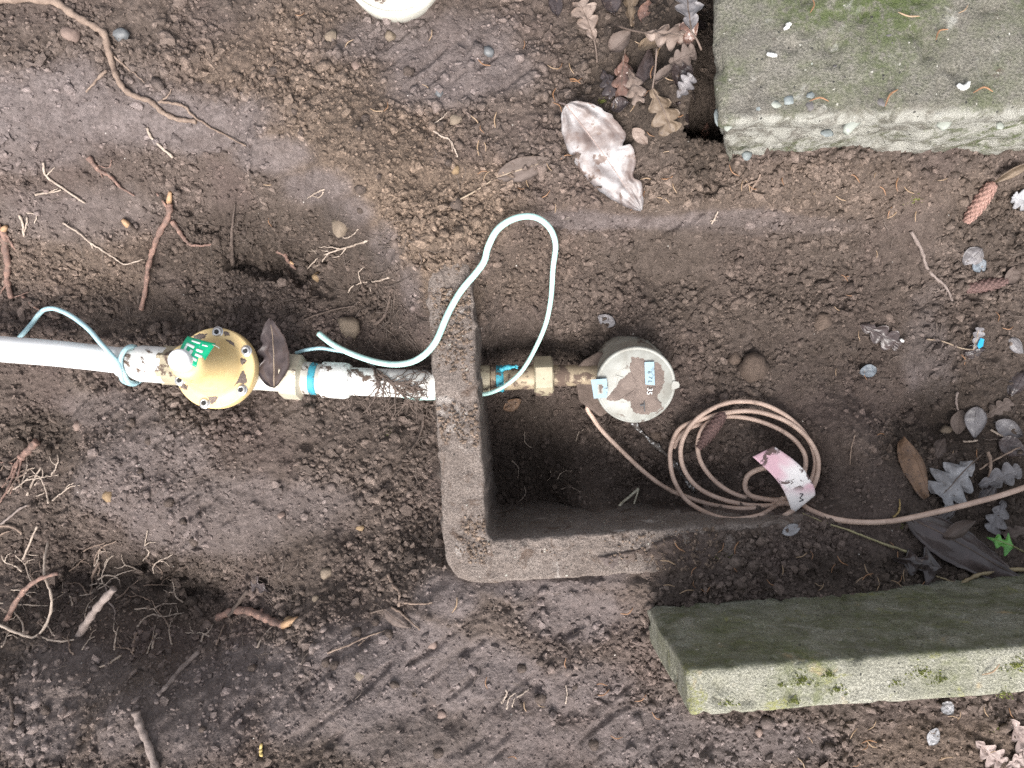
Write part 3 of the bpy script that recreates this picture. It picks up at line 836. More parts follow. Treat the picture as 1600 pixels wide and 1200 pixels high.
o = mesh_obj('adjuster_cap', V, F, PVC, t)
for k, (sx, sy) in enumerate([(338, 519), (381, 550), (375, 606), (322, 627), (276, 596), (279, 540)]):
    c = W(sx, sy, 0.058); d = (MT.inverted() @ c); ang = math.atan2(d.y, d.x)
    S = MT @ Matrix.Translation((math.cos(ang) * rf * .885, math.sin(ang) * rf * .885, .0022))
    V, F = lathe_geo([(.0072, -.001), (.0074, .0006), (.0070, .0009), (.0060, .0012), (.0058, .0026), (.0048, .0037), (.0032, .0042), (.0030, .0030), (.0004, .0028)], S, 24)
    sc_ = mesh_obj('screw', V, F, STEEL, t)
    star = []
    for q in range(12):
        a = q * math.pi / 6 + k; r = .0030 if q % 2 == 0 else .0016
        star.append(S @ Vector((math.cos(a) * r, math.sin(a) * r, .0046)))
    star2 = [p - (S.to_3x3() @ Vector((0, 0, .0014))) for p in star]
    mesh_obj('socket', star + star2, [tuple(range(12))] + [(i, i + 12, (i + 1) % 12 + 12, (i + 1) % 12) for i in range(12)], DARKM, sc_, smooth=False)
MUD_C = mat_plain('dried_mud', (0.185, 0.145, 0.125), (0.130, 0.100, 0.086), 0.9, 60, 500, .0012, .9, spots=(0.09, 0.07, 0.06), spot_scale=160)
def crust(name, outl, fn, mat, parent, h0, h1, seed, rings=7, jit=9):
    dense = []
    rnd = random.Random(seed)
    for (a, b), (c, d) in zip(outl, outl[1:] + outl[:1]):
        for k in range(5):
            q = k / 5; dense.append((a + (c - a) * q + rnd.uniform(-jit, jit), b + (d - b) * q + rnd.uniform(-jit, jit)))
    mx = sum(p[0] for p in dense) / len(dense); my = sum(p[1] for p in dense) / len(dense)
    V = []; F = []; n = len(dense)
    for r in range(rings):
        s = 1 - r / rings
        for (a, b) in dense:
            qx = mx + (a - mx) * s; qy = my + (b - my) * s
            hh = h0 if r == 0 else h1 * (.7 if r == 1 else 1) + (mnoise.noise(Vector((qx * .012, qy * .012, seed))) * .4 + mnoise.noise(Vector((qx * .04, qy * .04, seed))) * .25) * h1 * .5
            V.append(fn(qx, qy, hh))
    V.append(fn(mx, my, h1)); c = len(V) - 1
    for r in range(rings - 1):
        for k in range(n):
            F.append((r * n + k, r * n + (k + 1) % n, (r + 1) * n + (k + 1) % n, (r + 1) * n + k))
    for k in range(n): F.append(((rings - 1) * n + k, (rings - 1) * n + (k + 1) % n, c))
    return mesh_obj(name, V, F, mat, parent)
def onflange(zx, zy, h):
    px, py = 220 + zx / 6.667, 480 + zy / 6.667
    q = MT.inverted() @ W(px, py, .0575)
    r_ = math.hypot(q.x, q.y) / rf
    zz = .0022 + .0008 * max(0, min(1, (.955 - r_) / .155)) + max(0, .80 - r_) * .045
    return MT @ Vector((q.x, q.y, zz + h))
for i, poly in enumerate([[(1010, 740), (1080, 660), (1110, 700), (1125, 780), (1085, 815), (1060, 790), (1000, 800), (975, 850), (962, 830)], [(705, 935), (760, 920), (830, 915), (800, 990), (740, 1020), (725, 960)], [(400, 800), (440, 780), (500, 820), (490, 860), (450, 862), (410, 840)],
                          [(1045, 530), (1090, 530), (1110, 560), (1075, 610), (1045, 590)], [(520, 300), (600, 265), (690, 270), (660, 330), (600, 340), (540, 330)], [(850, 250), (880, 240), (920, 260), (930, 300), (890, 290), (860, 300)], [(880, 330), (960, 360), (990, 410), (960, 400), (900, 350)], [(690, 340), (830, 330), (800, 352), (720, 360)]]):
    crust('mud_patch', poly, onflange, MUD_C, t, -.0004, .0009, i + 3, 3, 8)
# green tag stuck round the neck
GREEN = mat_plain('green_label', (0.0, 0.36, 0.17), (0.01, 0.42, 0.22), 0.4, 60, 300, .0002, .2, spots=(0.35, 0.5, 0.4), spot_scale=200, spot_lo=0.66)
PRINT = mat_plain('white_print', (0.80, 0.86, 0.82), (0.7, 0.8, 0.75), 0.5)
tc = [W(293, 525, .130), W(338, 537, .122), W(309, 577, .138), W(279, 551, .148)]   # corners in ring order
def tagpt(u, v, h=0.0):
    p = (tc[0] * (1 - u) + tc[1] * u) * (1 - v) + (tc[3] * (1 - u) + tc[2] * u) * v
    bow = 0.007 * math.sin(math.pi * u) + 0.002 * math.sin(3 * v + u * 2)
    return p + Vector((0, 0, bow + h))
def sheet(name, fn, mat, parent, nu=14, nv=10, th=0.0005):
    V = []; F = []
    for h in (0, -th):
        for j in range(nv + 1):
            for i in range(nu + 1): V.append(fn(i / nu, j / nv, h))
    off = (nu + 1) * (nv + 1)
    for j in range(nv):
        for i in range(nu):
            a = j * (nu + 1) + i
            F.append((a, a + nu + 1, a + nu + 2, a + 1)); F.append((a + off, a + 1 + off, a + nu + 2 + off, a + nu + 1 + off))
    rim = list(range(nu + 1)) + [(j * (nu + 1) + nu) for j in range(1, nv + 1)] + [nv * (nu + 1) + i for i in range(nu - 1, -1, -1)] + [j * (nu + 1) for j in range(nv - 1, 0, -1)]
    for a, b in zip(rim, rim[1:] + rim[:1]): F.append((a, b, b + off, a + off))
    return mesh_obj(name, V, F, mat, parent)
gt = sheet('label_tag', tagpt, GREEN, t)
for (u0, v0, u1, v1) in [(.18, .30, .52, .42), (.18, .30, .28, .74), (.18, .62, .55, .74), (.44, .50, .55, .74), (.06, .80, .60, .92), (.62, .36, .82, .46), (.66, .54, .88, .64), (.62, .72, .80, .82), (.30, .10, .62, .17), (.70, .14, .86, .19)]:
    sheet('print', lambda a, b, h, q=(u0, v0, u1, v1): tagpt(q[0] + (q[2] - q[0]) * a, q[1] + (q[3] - q[1]) * b, h + .0007), PRINT, gt, 4, 2, .0003)
V, F = tube_geo(catmull([W(329, 538, .127), W(337, 540, .124), W(343, 544, .118)], 4), [.0007] * 9, 6)
mesh_obj('tie', V, F, PEB_PALE, t)
ina = W(250, 570, .030); inb = W(300, 573, .028)
V, F = loft_geo(ina, inb, [(0, px_r(23, .03), 'c'), (.1, px_r(27, .03), 'h'), (.7, px_r(27, .03), 'h'), (.8, px_r(24, .03), 'c'), (1, px_r(26, .03), 'c')]); o = mesh_obj('inlet', V, F, BRONZE, t); sharp_by_angle(o)
V, F = loft_geo(W(370, 585, .02), W(452, 592, .02), [(0, px_r(26, .02), 'c'), (.3, px_r(23, .02), 'c'), (.42, px_r(21.5, .02), 'c'), (1, px_r(21.5, .02), 'c')]); mesh_obj('outlet', V, F, PVC_GREY, t)

# --- outlet run: union nut, tail with blue tape, coupling, pipe through the box wall
Z1 = 0.018
t = thing('outlet_pipe', 'white plastic pipe with hexagon union nut and blue tape between valve and box', 'pipe', W(560, 597, Z1 - .02))
def lo(name, x0, y0, x1, y1, secs, mat, parent=None, z=Z1, z1=None, n=48, sharp=35, roll=0):
    a = W(x0, y0, z); b = W(x1, y1, z if z1 is None else z1)
    V, F = loft_geo(a, b, [(s[0], s[1] * PXM(z), s[2]) for s in secs], n, roll=roll)
    o = mesh_obj(name, V, F, mat, parent)
    sharp_by_angle(o, sharp); return o
lo('union_nut', 442, 588, 476, 590.5, [(0, 24, 'c'), (.04, 28.5, 'c'), (.10, 32.5, 'h'), (.86, 32.5, 'h'), (.93, 28, 'c'), (1, 25, 'c')], NUT_BEIGE, t, roll=.25)
lo('tail', 472, 590, 520, 594, [(0, 25.5, 'c'), (.25, 25.5, 'c'), (.3, 24, 'c'), (1, 23, 'c')], PVC_GREY, t)
lo('thread_tape', 486, 591.4, 497, 592.1, [(0, 24.4, 'c'), (.12, 25.3, 'c'), (.5, 24.8, 'c'), (.85, 25.6, 'c'), (1, 24.4, 'c')], BLUE_TAPE, t)
lo('adapter', 503, 593, 548, 595.5, [(0, 25, 'c'), (.05, 28, 'c'), (.8, 28.5, 'c'), (.92, 27, 'c'), (1, 24.5, 'c')], PVC_D, t)
V, F = tube_geo(catmull([W(535, 595, Z1), W(590, 597.5, Z1), W(650, 599.5, Z1 - .002), W(725, 601, Z1 - .006), W(752, 602, Z1 - .007)], 8), px_r(22, Z1), 40)
mesh_obj('pipe', V, F, PVC_D, t)

# --- inside the box: bronze tail piece and meter nut
Z2 = 0.008
t = thing('meter_coupling', 'grubby bronze coupling with hexagon nut and blue tape inside the box', 'pipe fitting', W(800, 592, Z2 - .02))
lo('sleeve', 735, 592, 770, 592, [(0, 21, 'c'), (.8, 21.5, 'c'), (.9, 19.5, 'c'), (1, 19, 'c')], BRONZE, t, Z2)
lo('collar', 766, 592, 776, 592, [(0, 20, 'c'), (.15, 22.5, 'c'), (.85, 22.5, 'c'), (1, 20, 'c')], BRONZE_D, t, Z2)
lo('thread_tape', 774, 592, 787, 591.5, [(0, 19.6, 'c'), (.15, 21.4, 'c'), (.5, 20.4, 'c'), (.8, 21.6, 'c'), (1, 19.6, 'c')], BLUE_TAPE, t, Z2)
V, F = tube_geo(catmull([W(782, 577, Z2 + .024), W(792, 574, Z2 + .027), (W(803, 573, Z2 + .026)), W(808, 571, Z2 + .03), W(807, 576, Z2 + .031)], 6), [.0032] * 10 + [.0018] * 15, 8, .3, 2)
mesh_obj('tape_end', V, F, BLUE_TAPE, t)
lo('tail', 784, 592, 838, 589, [(0, 18, 'c'), (.6, 18, 'c'), (.7, 19.5, 'c'), (1, 19.5, 'c')], BRONZE_D, t, Z2)
lo('nut', 834, 588, 864, 587, [(0, 25, 'c'), (.08, 27.5, 'h'), (.92, 27.5, 'h'), (1, 25, 'c')], BRONZE, t, Z2, roll=.1)
lo('spud', 862, 587, 945, 586, [(0, 17, 'c'), (.5, 16.5, 'c'), (1, 18, 'c')], BRONZE_D, t, Z2 - .004)

# --- water meter
LID_C = W(993, 602, 0.055); BODY_C = W(983, 577, -0.02)
t = thing('water_meter', 'round pale plastic water meter with muddy hinged lid inside the box', 'water meter', Vector((BODY_C.x, BODY_C.y, -0.06)))
ax = (LID_C - BODY_C).normalized()
MW = Matrix.Translation(LID_C) @ frame_from(ax)
rl = px_r(61.5, .055)
MPL = mat_dirty('pale_meter_plastic', (0.36, 0.34, 0.29), (0.28, 0.26, 0.215), scale=34, lo=0.54, hi=0.62, rough=0.55, bump_d=0.0003)
LIDP = mat_dirty('white_lid_plastic', (0.30, 0.305, 0.28), (0.215, 0.21, 0.185), scale=45, lo=0.58, hi=0.70, rough=0.5, bump_d=0.0002)
BLUEP = mat_dirty('light_blue_plastic', (0.21, 0.33, 0.40), (0.17, 0.28, 0.35), scale=70, lo=0.62, hi=0.70, rough=0.5)
bl = (LID_C - BODY_C).length
V, F = lathe_geo([(rl * .60, -bl - .05), (rl * .80, -bl - .035), (rl * .86, -bl - .012), (rl * .98, -bl - .006), (rl * 1.0, -bl + .004), (rl * .985, -bl + .016), (rl * .95, -bl + .022), (rl * .93, -.016), (rl * .97, -.012), (rl * .97, -.0075), (.0005, -.0075)], MW, 72)
o = mesh_obj('body', V, F, MPL, t); sharp_by_angle(o, 50)
V, F = lathe_geo([(rl * .96, -.0074), (rl * 1.0, -.0065), (rl * 1.015, -.002), (rl * 1.0, .0008), (rl * .965, .0016), (rl * .945, .0006), (rl * .93, .0007), (rl * .90, .0018), (rl * .5, .0026), (.0005, .0028)], MW, 80)
lid = mesh_obj('lid', V, F, LIDP, t)
IM = MW.inverted()
def onlid(zx, zy, h):
    """zoomed survey picture -> point h above the lid's plane"""
    px, py = 890 + zx / 7.5, 510 + zy / 7.5
    o_ = Vector((0, 0, CAM_H)); d_ = (W(px, py, 0) - o_)
    n_ = ax; tpar = (LID_C + ax * h - o_).dot(n_) / d_.dot(n_)
    return o_ + d_ * tpar
outl = [(720,345),(800,320),(880,350),(900,392),(1040,390),(1120,480),(1150,560),(1140,660),(1110,700),(1100,780),(1060,860),(1110,930),(1090,980),(960,1050),(850,1065),(740,1020),(700,950),(690,900),(620,890),(580,870),(530,890),(450,890),(400,860),(440,800),(480,730),(550,620),(620,560),(700,520),(690,440)]
crust('mud_crust', outl, onlid, MUD_C, lid, .0012, .0034, 4, 9)
def prism_on(name, poly, fn, h0, h1, mat, parent, smooth=False):
    n = len(poly)
    V = [fn(a, b, h1) for a, b in poly] + [fn(a, b, h0) for a, b in poly]
    F = [tuple(range(n))] + [(i, i + n, (i + 1) % n + n, (i + 1) % n) for i in range(n)]
    return mesh_obj(name, V, F, mat, parent, smooth)
pl = prism_on('number_plate', [(878,420),(990,415),(1000,690),(888,680)], onlid, .002, .0062, BLUEP, lid)
DKP = mat_plain('dark_ink', (0.05, 0.055, 0.06), (0.03, 0.03, 0.035), 0.6)
def text_geo(s, size):
    cu = bpy.data.curves.new('txt', 'FONT'); cu.body = s; cu.size = size; cu.extrude = size * 0.06; cu.align_x = 'CENTER'; cu.align_y = 'CENTER'
    ob = bpy.data.objects.new('txt', cu); COL.objects.link(ob)
    dg = bpy.context.evaluated_depsgraph_get(); me = ob.evaluated_get(dg).to_mesh()
    V = [v_.co.copy() for v_ in me.vertices]; F = [tuple(p.vertices) for p in me.polygons]
    ob.evaluated_get(dg).to_mesh_clear(); bpy.data.objects.remove(ob); bpy.data.curves.remove(cu)
    return V, F
def text_on(name, s, zx, zy, size, rot, h, mat, parent):
    V, F = text_geo(s, size); c = onlid(zx, zy, h); R = frame_from(ax).to_3x3() @ Matrix.Rotation(math.radians(rot), 3, 'Z')
    return mesh_obj(name, [c + R @ p for p in V], F, mat, parent, smooth=False)
text_on('digit', '6', 935, 540, .007, -88, .0064, DKP, pl)
text_on('digit', '7', 945, 600, .007, -88, .0064, DKP, pl)
text_on('digit', 'L', 940, 650, .007, -88, .0064, DKP, pl)
text_on('digit', '35', 935, 760, .0095, -85, .0060, WHITE_BIT, lid)
text_on('raised_letter', 'T', 565, 640, .018, -6, .0024, LIDP, lid)
prism_on('raised_bar', [(826,918),(884,910),(886,928),(828,936)], onlid, .002, .0054, DKP, lid)
prism_on('raised_bar', [(868,880),(880,880),(884,1000),(872,1000)], onlid, .002, .0056, DKP, lid)
hg = prism_on('hinge', [(250,625),(430,612),(450,720),(435,835),(285,845)], onlid, -.006, .0075, BLUEP, lid)
prism_on('hinge_slot', [(325,680),(385,675),(392,790),(330,795)], onlid, .0073, .0079, LIDP, hg)
prism_on('hinge_rib', [(345,690),(372,690),(398,715),(372,735),(375,780),(352,780)], onlid, .0079, .0085, MUD_C, hg)
prism_on('latch_tab', [(1190,690),(1215,640),(1275,650),(1290,680),(1285,715),(1240,735),(1200,740)], onlid, -.008, .003, LIDP, lid)
SHR = mat_plain('mud_caked_plastic', (0.125, 0.092, 0.076), (0.085, 0.062, 0.05), 0.85, 70, 450, .001, .8)
sh = [(898, 588), (901, 572), (912, 562), (936, 548), (958, 560), (958, 640), (938, 652), (922, 640), (904, 626)]
V = [W(x, y, .012) for x, y in sh] + [W(x + (980 - x) * .06, y + (590 - y) * .06, -.05) for x, y in sh]
n = len(sh); o = mesh_obj('shroud', V, [tuple(range(n))[::-1]] + [(i, (i + 1) % n, (i + 1) % n + n, i + n) for i in range(n)], SHR, t, smooth=False)
bv = o.modifiers.new('bevel', 'BEVEL'); bv.width = .003; bv.segments = 2

# --- salmon cable from the meter, coiled
def wire(name, pts, r, mat, parent=None, sub=8, n=10, lift=None):
    """pts: (px, py, z or None = on the ground)"""
    P = []
    for p in pts:
        P.append(W(*p) if len(p) == 3 and p[2] is not None else G(p[0], p[1], r * 1.1))
    V, F = tube_geo(catmull(P, sub), r, n)
    return mesh_obj(name, V, F, mat, parent)
t = thing('meter_cable', 'salmon pink cable coiled on the soil, running from the meter to the right', 'cable', G(1160, 720))
zc = lambda a: a
coil = [(930,625,-.01),(918,637,-.012),(926,652,-.02),(940,672,-.03),(970,703,-.035),(1005,736,-.03),(1040,762,-.024),(1075,777,-.018),(1115,789,-.014),(1165,795,-.008),(1215,786,.004),(1248,758,.012),(1259,720,.012),(1246,692,.008),(1218,671,.004),(1176,655,.002),(1134,651,.0),(1104,662,.002),(1091,688,.004),(1095,722,-.004),(1121,755,-.008),(1160,776,-.004),(1216,781,.008),(1256,768,.016),(1274,728,.018),(1264,688,.014),(1233,653,.010),(1190,631,.006),(1145,628,.006),(1108,641,.008),(1080,664,.006),(1064,698,.004),(1070,736,.0),(1100,768,-.002),(1160,788,.004),(1222,788,.014),(1264,770,.022),(1279,728,.024),(1266,690,.018),(1230,659,.014),(1180,643,.008),(1135,645,.006),(1096,655,.002),(1064,668,-.004),(1051,690,-.008),(1047,716,-.006),(1054,752,-.006),(1078,786,-.004),(1130,810,.002),(1184,806,.014),(1215,788,.022),(1225,777,.024)]
def onsoil(p, r):
    q = G(p[0], p[1], r); w_ = W(*p)
    return q if q.z > w_.z else w_
coil = [(x, y, z + .004) for x, y, z in coil]
V1, F1 = tube_geo(catmull([onsoil(p, .0035 + .0045 * (k / len(coil))) for k, p in enumerate(coil)], 8), px_r(3.6, 0), 12)
loop = [(1240,790,.022),(1215,783,.022),(1190,779,.018),(1171,773,.012),(1164,758,.008),(1171,741,.010),(1196,731,.016),(1220,735,.018)]
V2, F2 = tube_geo(catmull([onsoil(p, .008) for p in loop], 8), px_r(3.9, 0), 12)
tail = [(1226,806,.026),(1240,797,.034),(1252,789,.040),(1266,797,.040),(1300,810,.055),(1345,816,.070),(1395,814,.080),(1450,803,.085),(1520,786,.085),(1600,762,.085),(1760,700,.09)]
V3, F3 = tube_geo(catmull([onsoil(p, .008) for p in tail], 8), px_r(4.2, .05), 12)
V4, F4 = tube_geo(catmull([W(*p) for p in [(1052,700,-.012),(1060,684,-.010),(1078,668,-.006),(1098,662,-.004)]], 8), px_r(4.2, 0), 10)
V, F = join_geo([(V1, F1), (V2, F2), (V3, F3), (V4, F4)])
mesh_obj('cable', V, F, WIRE_TAN, t)
# tag threaded on the cable
TAGM, nt, b = new_mat('pink_stained_tag')
co = coords(nt)
sy_ = nt.nodes.new('ShaderNodeSeparateXYZ'); nt.links.new(co, sy_.inputs[0])
pk = math2(nt, 'MULTIPLY', ramp(nt, noise(nt, co, 16, 3, .5, .3), .36, .50), ramp(nt, sy_.outputs[1], -.146, -.126))
c = mixc(nt, pk, (0.80, 0.77, 0.76), (0.72, 0.46, 0.52))
dm = ramp(nt, noise(nt, co, 52, 6, .68, .5),   .535, .575)
dm = math2(nt, 'MULTIPLY', dm, ramp(nt, sy_.outputs[1], -.137, -.127))
c = mixc(nt, dm, c, (0.13, 0.085, 0.08))
nt.links.new(c, b.inputs['Base Color']); b.inputs['Roughness'].default_value = .55
bump(nt, b, dm, .6, .0015)
tgc = [W(1176, 714, .056), W(1209, 697, .054), W(1276, 772, .060), W(1238, 804, .058)]
def tgp(u, v, h=0.0):          # u across, v along
    p = (tgc[0] * (1 - u) + tgc[1] * u) * (1 - v) + (tgc[3] * (1 - u) + tgc[2] * u) * v
    side = (tgc[3] - tgc[0]).cross(Vector((0, 0, 1))).normalized()
    if v > .9: p = p.lerp((tgc[2] + tgc[3]) / 2, (v - .9) * 1.1 * abs(u - .5) * 2)
    return p + Vector((0, 0, .012 * math.sin(math.pi * v) + h)) - side * (.006 * math.sin(math.pi * v))
tg = sheet('cable_tag', tgp, TAGM, None, 10, 30, .0006)
tag(tg, 'curved white and pink plastic tag with mud splashes tied on the salmon cable', 'tag')
V, F = tube_geo(catmull([tgp(.47, .80, .0009), tgp(.55, .84, .0009), tgp(.42, .86, .0009), tgp(.50, .92, .0009), tgp(.36, .90, .0009)], 5), .0006, 5)
mesh_obj('scribble', V, F, DKP, tg)

# --- silvery dirty cable under the meter
SILV = mat_plain('mud_silver', (0.11, 0.095, 0.085), (0.075, 0.062, 0.055), 0.7, 90, 300, .001, .8, spots=(0.62, 0.62, 0.62), spot_scale=220, spot_lo=.56)
P = [G(985, 655, .004), G(1005, 678, .006), G(1030, 700, .007), G(1052, 722, .006), G(1068, 745, .006), G(1085, 768, .005)]
V, F = tube_geo(catmull(P, 8), [px_r(3.2 + 1.6 * math.sin(i * .55), 0) for i in range(41)], 9, .25, 4)
tag(mesh_obj('root', V, F, SILV), 'dark root with silvery flecks running from under the meter into the cable coil', 'root')

# --- mint tracer wire looping over the rim
mint = [(498,521,.020),(520,538,.026),(550,553,.034),(590,566,.050),(625,569,.075),(655,560,.103),(680,535,.112),(700,490,.112),(720,455,.112),(745,425,.122),(757,407,.126),(763,385,.130),(778,358,.135),(805,341,.136),(835,339,.134),(858,355,.126),(868,382,.112),(864,420,.092),(861,465,.070),(853,505,.055),(836,545,.045),(815,580,.040),(790,602,.034),(765,614,.030),(742,617,.027),(700,620,.022),(668,622,.016),(645,622,.004),(620,616,-.005)]
t = thing('tracer_wire', 'long mint green tracer wire looping over the box rim', 'wire', W(700, 490, .104))
V, F = tube_geo(catmull([W(*p) for p in mint], 8), [px_r(5.0 - 1.4 * min(1, max(0, (i - 100) / 60)), .09) * (1.0) for i in range(8 * (len(mint) - 1) + 1)], 12)
mesh_obj('insulation', V, F, WIRE_GREEN, t)
o = wire('tracer_wire', [(462,552,.006),(478,547,.010),(500,544,.012),(522,547,.014),(548,552,.012),(570,560,.008),(585,575,.002)], px_r(2.9, 0), WIRE_BLUE)
tag(o, 'short bluish tracer wire beside the hexagon union nut', 'wire')
# --- blue wire looped round the left pipe
bw = [(30,528,-.02),(48,508,-.008),(62,490,.006),(72,483,.014),(88,483,.022),(112,494,.034),(138,514,.046),(158,537,.052),(176,556,.054),(186,570,.054),(190,590,.048),(196,597,.036),(210,600,.022),(222,592,.012)]
V1, F1 = tube_geo(catmull([W(*p) for p in bw], 8), px_r(3.7, .03), 10)
V2, F2 = tube_geo(catmull([W(*p) for p in [(214,598,.02),(200,596,.040),(191,578,.050),(189,560,.053),(196,546,.050),(206,541,.040),(214,545,.026),(216,556,.010)]], 8), px_r(3.5, .03), 10)
V, F = join_geo([(V1, F1), (V2, F2)])
tag(mesh_obj('tracer_wire', V, F, WIRE_BLUE), 'pale blue tracer wire tied around the left pipe coupling', 'wire')

# --- white bucket lid cut by the top edge of the picture
BK = mat_dirty('off_white_plastic', (0.66, 0.65, 0.58), (0.58, 0.57, 0.50), scale=40, lo=.60, hi=.68, rough=.5)
bc = W(614, -64, .168); rb = px_r(84, .168)
gzb = gzs(bc.x, bc.y)
t = thing('plastic_pot', 'off-white round plastic pot standing at the top edge of the mud', 'pot', Vector((bc.x, bc.y, gzb)))
V, F = lathe_geo([(rb * .9, gzb - .02), (rb * .97, .150), (rb * .99, .155), (rb, .160), (rb * .99, .164), (rb * .955, .166), (rb * .945, .1625), (rb * .91, .162), (rb * .89, .166), (rb * .86, .167), (rb * .3, .166), (.001, .166)], Matrix.Translation((bc.x, bc.y, 0)), 80)
mesh_obj('body', V, F, BK, t)

# ================================================================== leaves
def hw(kind, t, side, rnd):
    """half width of a leaf at t (0 stem .. 1 tip), relative"""
    if kind == 'oval': return max(0.0, math.sin(math.pi * min(1, t ** 0.85))) ** 0.75
    if kind == 'lance': return max(0.0, math.sin(math.pi * t ** 0.7)) ** 0.9
    if kind == 'oak':
        e = (max(0.0, math.sin(math.pi * min(1.0, t * 0.93 + 0.03))) ** 0.55) * (0.45 + 0.62 * t)
        ph = rnd[0 if side > 0 else 1]
        l = abs(math.sin(math.pi * (t * 3.4 + ph)))
        return e * (0.36 + 0.64 * l ** 0.7)
    if kind == 'ivy':
        pk = [(0.20, .98, .115), (.56, .60, .13)]
        return max(max(a * math.exp(-((t - c) / w_) ** 2) for c, a, w_ in pk), .42 * (1 - t) ** .8 * min(1, t * 8))
    if kind == 'torn':
        b = max(0.0, math.sin(math.pi * min(1, t ** 0.8))) ** 0.7
        if side > 0:          # right side has two bites
            b *= 1 - .32 * math.exp(-((t - .52) / .02) ** 2) - .42 * math.exp(-((t - .76) / .05) ** 2)
        else:
            b *= 1 - .22 * math.exp(-((t - .33) / .02) ** 2)
        return b * (0.78 + .3 * (t > .8) * 0) if t < .80 else max(b * .78, .30 * math.cos((t - .80) / .2 * 1.45))
    if kind == 'holly':
        b = max(0.0, math.sin(math.pi * t ** 0.75)) ** 0.8
        if side > 0: b *= 1 - .5 * math.exp(-((t - .42) / .07) ** 2) - .35 * math.exp(-((t - .62) / .06) ** 2)
        return b
    return 1

def leaf(label, base, tip, wpx, kind, mat, lift=.003, curl=.25, bend=.15, seed=0, z=None, group=None, stem=None, stem_mat=None, nx=54, ny=12, veins=.0006, roll=0.0, name='fallen_leaf'):
    rnd_ = random.Random(seed); rv = [rnd_.random() * .5, rnd_.random() * .5]
    if z is None: B = G(*base, lift); T = G(*tip, lift)
    else: B = W(*base, z[0]); T = W(*tip, z[1])
    L = (T - B).length; wid = wpx * PXM((B.z + T.z) / 2) / 2
    ud = (T - B).normalized(); vd = Vector((-ud.y, ud.x, 0)).normalized()
    if z is None:
        # rest on the soil: take the slope across the leaf too
        mid = (B + T) / 2
        zl = gzs(mid.x + vd.x * wid, mid.y + vd.y * wid); zr = gzs(mid.x - vd.x * wid, mid.y - vd.y * wid)
        vd = Vector((vd.x, vd.y, max(-.6, min(.6, (zl - zr) / (2 * wid + 1e-6))))).normalized()
        hm = gzs(mid.x, mid.y) - mid.z + lift
        off = max(0, hm)
    else: off = 0
    vd = Matrix.Rotation(roll, 3, ud) @ vd
    nd_ = ud.cross(vd).normalized()
    V = []; F = []
    th = .00045
    for layer in (0, 1):
        for i in range(nx + 1):
            t = i / nx
            for j in range(ny + 1):
                s = j / ny * 2 - 1
                w_ = hw(kind, t, s, rv) * wid * (1 + .07 * mnoise.noise(Vector((t * 19, (s > 0) * 3.0 + seed, 0)))) + 2e-5
                x = t * L - (.16 * L * abs(s) ** 1.5 * (0 if kind in ('lance', 'oval', 'torn', 'holly') else -1) * hw(kind, t, s, rv) * .5)
                y = s * w_ + .05 * L * math.sin(t * 2.4 + seed) * .6
                ve = abs(((t * 9 - abs(s) * 1.6) % 1) - .5) * 2
                h = curl * wid * (s * s - .3) + bend * L * (.25 - (t - .5) ** 2) - (1 - ve) ** 4 * veins * (1 if abs(s) > .05 else 0)
                h += .06 * wid * mnoise.noise(Vector((t * 5 + seed, s * 3, 1))) * 2.5 - (veins * 2 if abs(s) < .09 else 0)
                p = B + ud * x + vd * y + nd_ * (h - layer * th + off)
                V.append(p)
    o_ = (nx + 1) * (ny + 1)
    for i in range(nx):
        for j in range(ny):
            a = i * (ny + 1) + j
            F.append((a, a + ny + 1, a + ny + 2, a + 1)); F.append((a + o_, a + 1 + o_, a + ny + 2 + o_, a + ny + 1 + o_))
        for j in (0, ny):
            a = i * (ny + 1) + j; q = (a, a + o_, a + ny + 1 + o_, a + ny + 1)
            F.append(q if j == ny else q[::-1])
    root = thing(name, label, 'leaf', (B + T) / 2, group)
    mesh_obj('blade', V, F, mat, root)
    mr = [V[i * (ny + 1) + ny // 2] + nd_ * .0002 for i in range(0, int(nx * .93), 3)]
    if stem: mr = [G(*p, .002) if len(p) == 2 else W(*p) for p in stem] + mr
    pm = catmull(mr, 3)
    V, F = tube_geo(pm, (.0011, .0004), 6)
    mesh_obj('midrib', V, F, stem_mat or mat, root)
    return root

def lm(name, a, b, rough=.6, spots=None, sl=.62, coat=0.0, ss=250, sc=45):
    return mat_plain(name, a, b, rough, sc, 350, .0006, .5, spots=spots, spot_lo=sl, coat=coat, spot_scale=ss)
L_PALE = lm('pale_leaf', (0.40, 0.39, 0.395), (0.15, 0.115, 0.105), .5, spots=(.14, .10, .085), sl=.57, ss=60, sc=26)
L_TAN = lm('tan_leaf', (0.25, 0.195, 0.165), (0.17, 0.125, 0.102), .6, spots=(.12, .085, .07), sl=.60)
L_KHAKI = lm('khaki_leaf', (0.165, 0.122, 0.085), (0.12, 0.086, 0.06), .6, spots=(.08, .055, .04))
L_RED = lm('reddish_wet_leaf', (0.20, 0.115, 0.09), (0.12, 0.07, 0.055), .35, spots=(.36, .27, .23), sl=.62, coat=.3)
L_GREY = lm('grey_leaf', (0.20, 0.19, 0.198), (0.125, 0.115, 0.118), .55, spots=(.09, .075, .07), coat=.1)
L_GREYP = lm('pale_grey_leaf', (0.31, 0.31, 0.325), (0.19, 0.185, 0.192), .5, spots=(.13, .11, .10), coat=.1)
L_DARK = lm('dark_leaf', (0.055, 0.042, 0.042), (0.035, 0.026, 0.026), .38, spots=(.11, .08, .065), sl=.60, coat=.25)
L_PURP = lm('dark_purple_leaf', (0.080, 0.060, 0.058), (0.050, 0.037, 0.036), .42, spots=(.11, .08, .07), sl=.66, coat=.2)
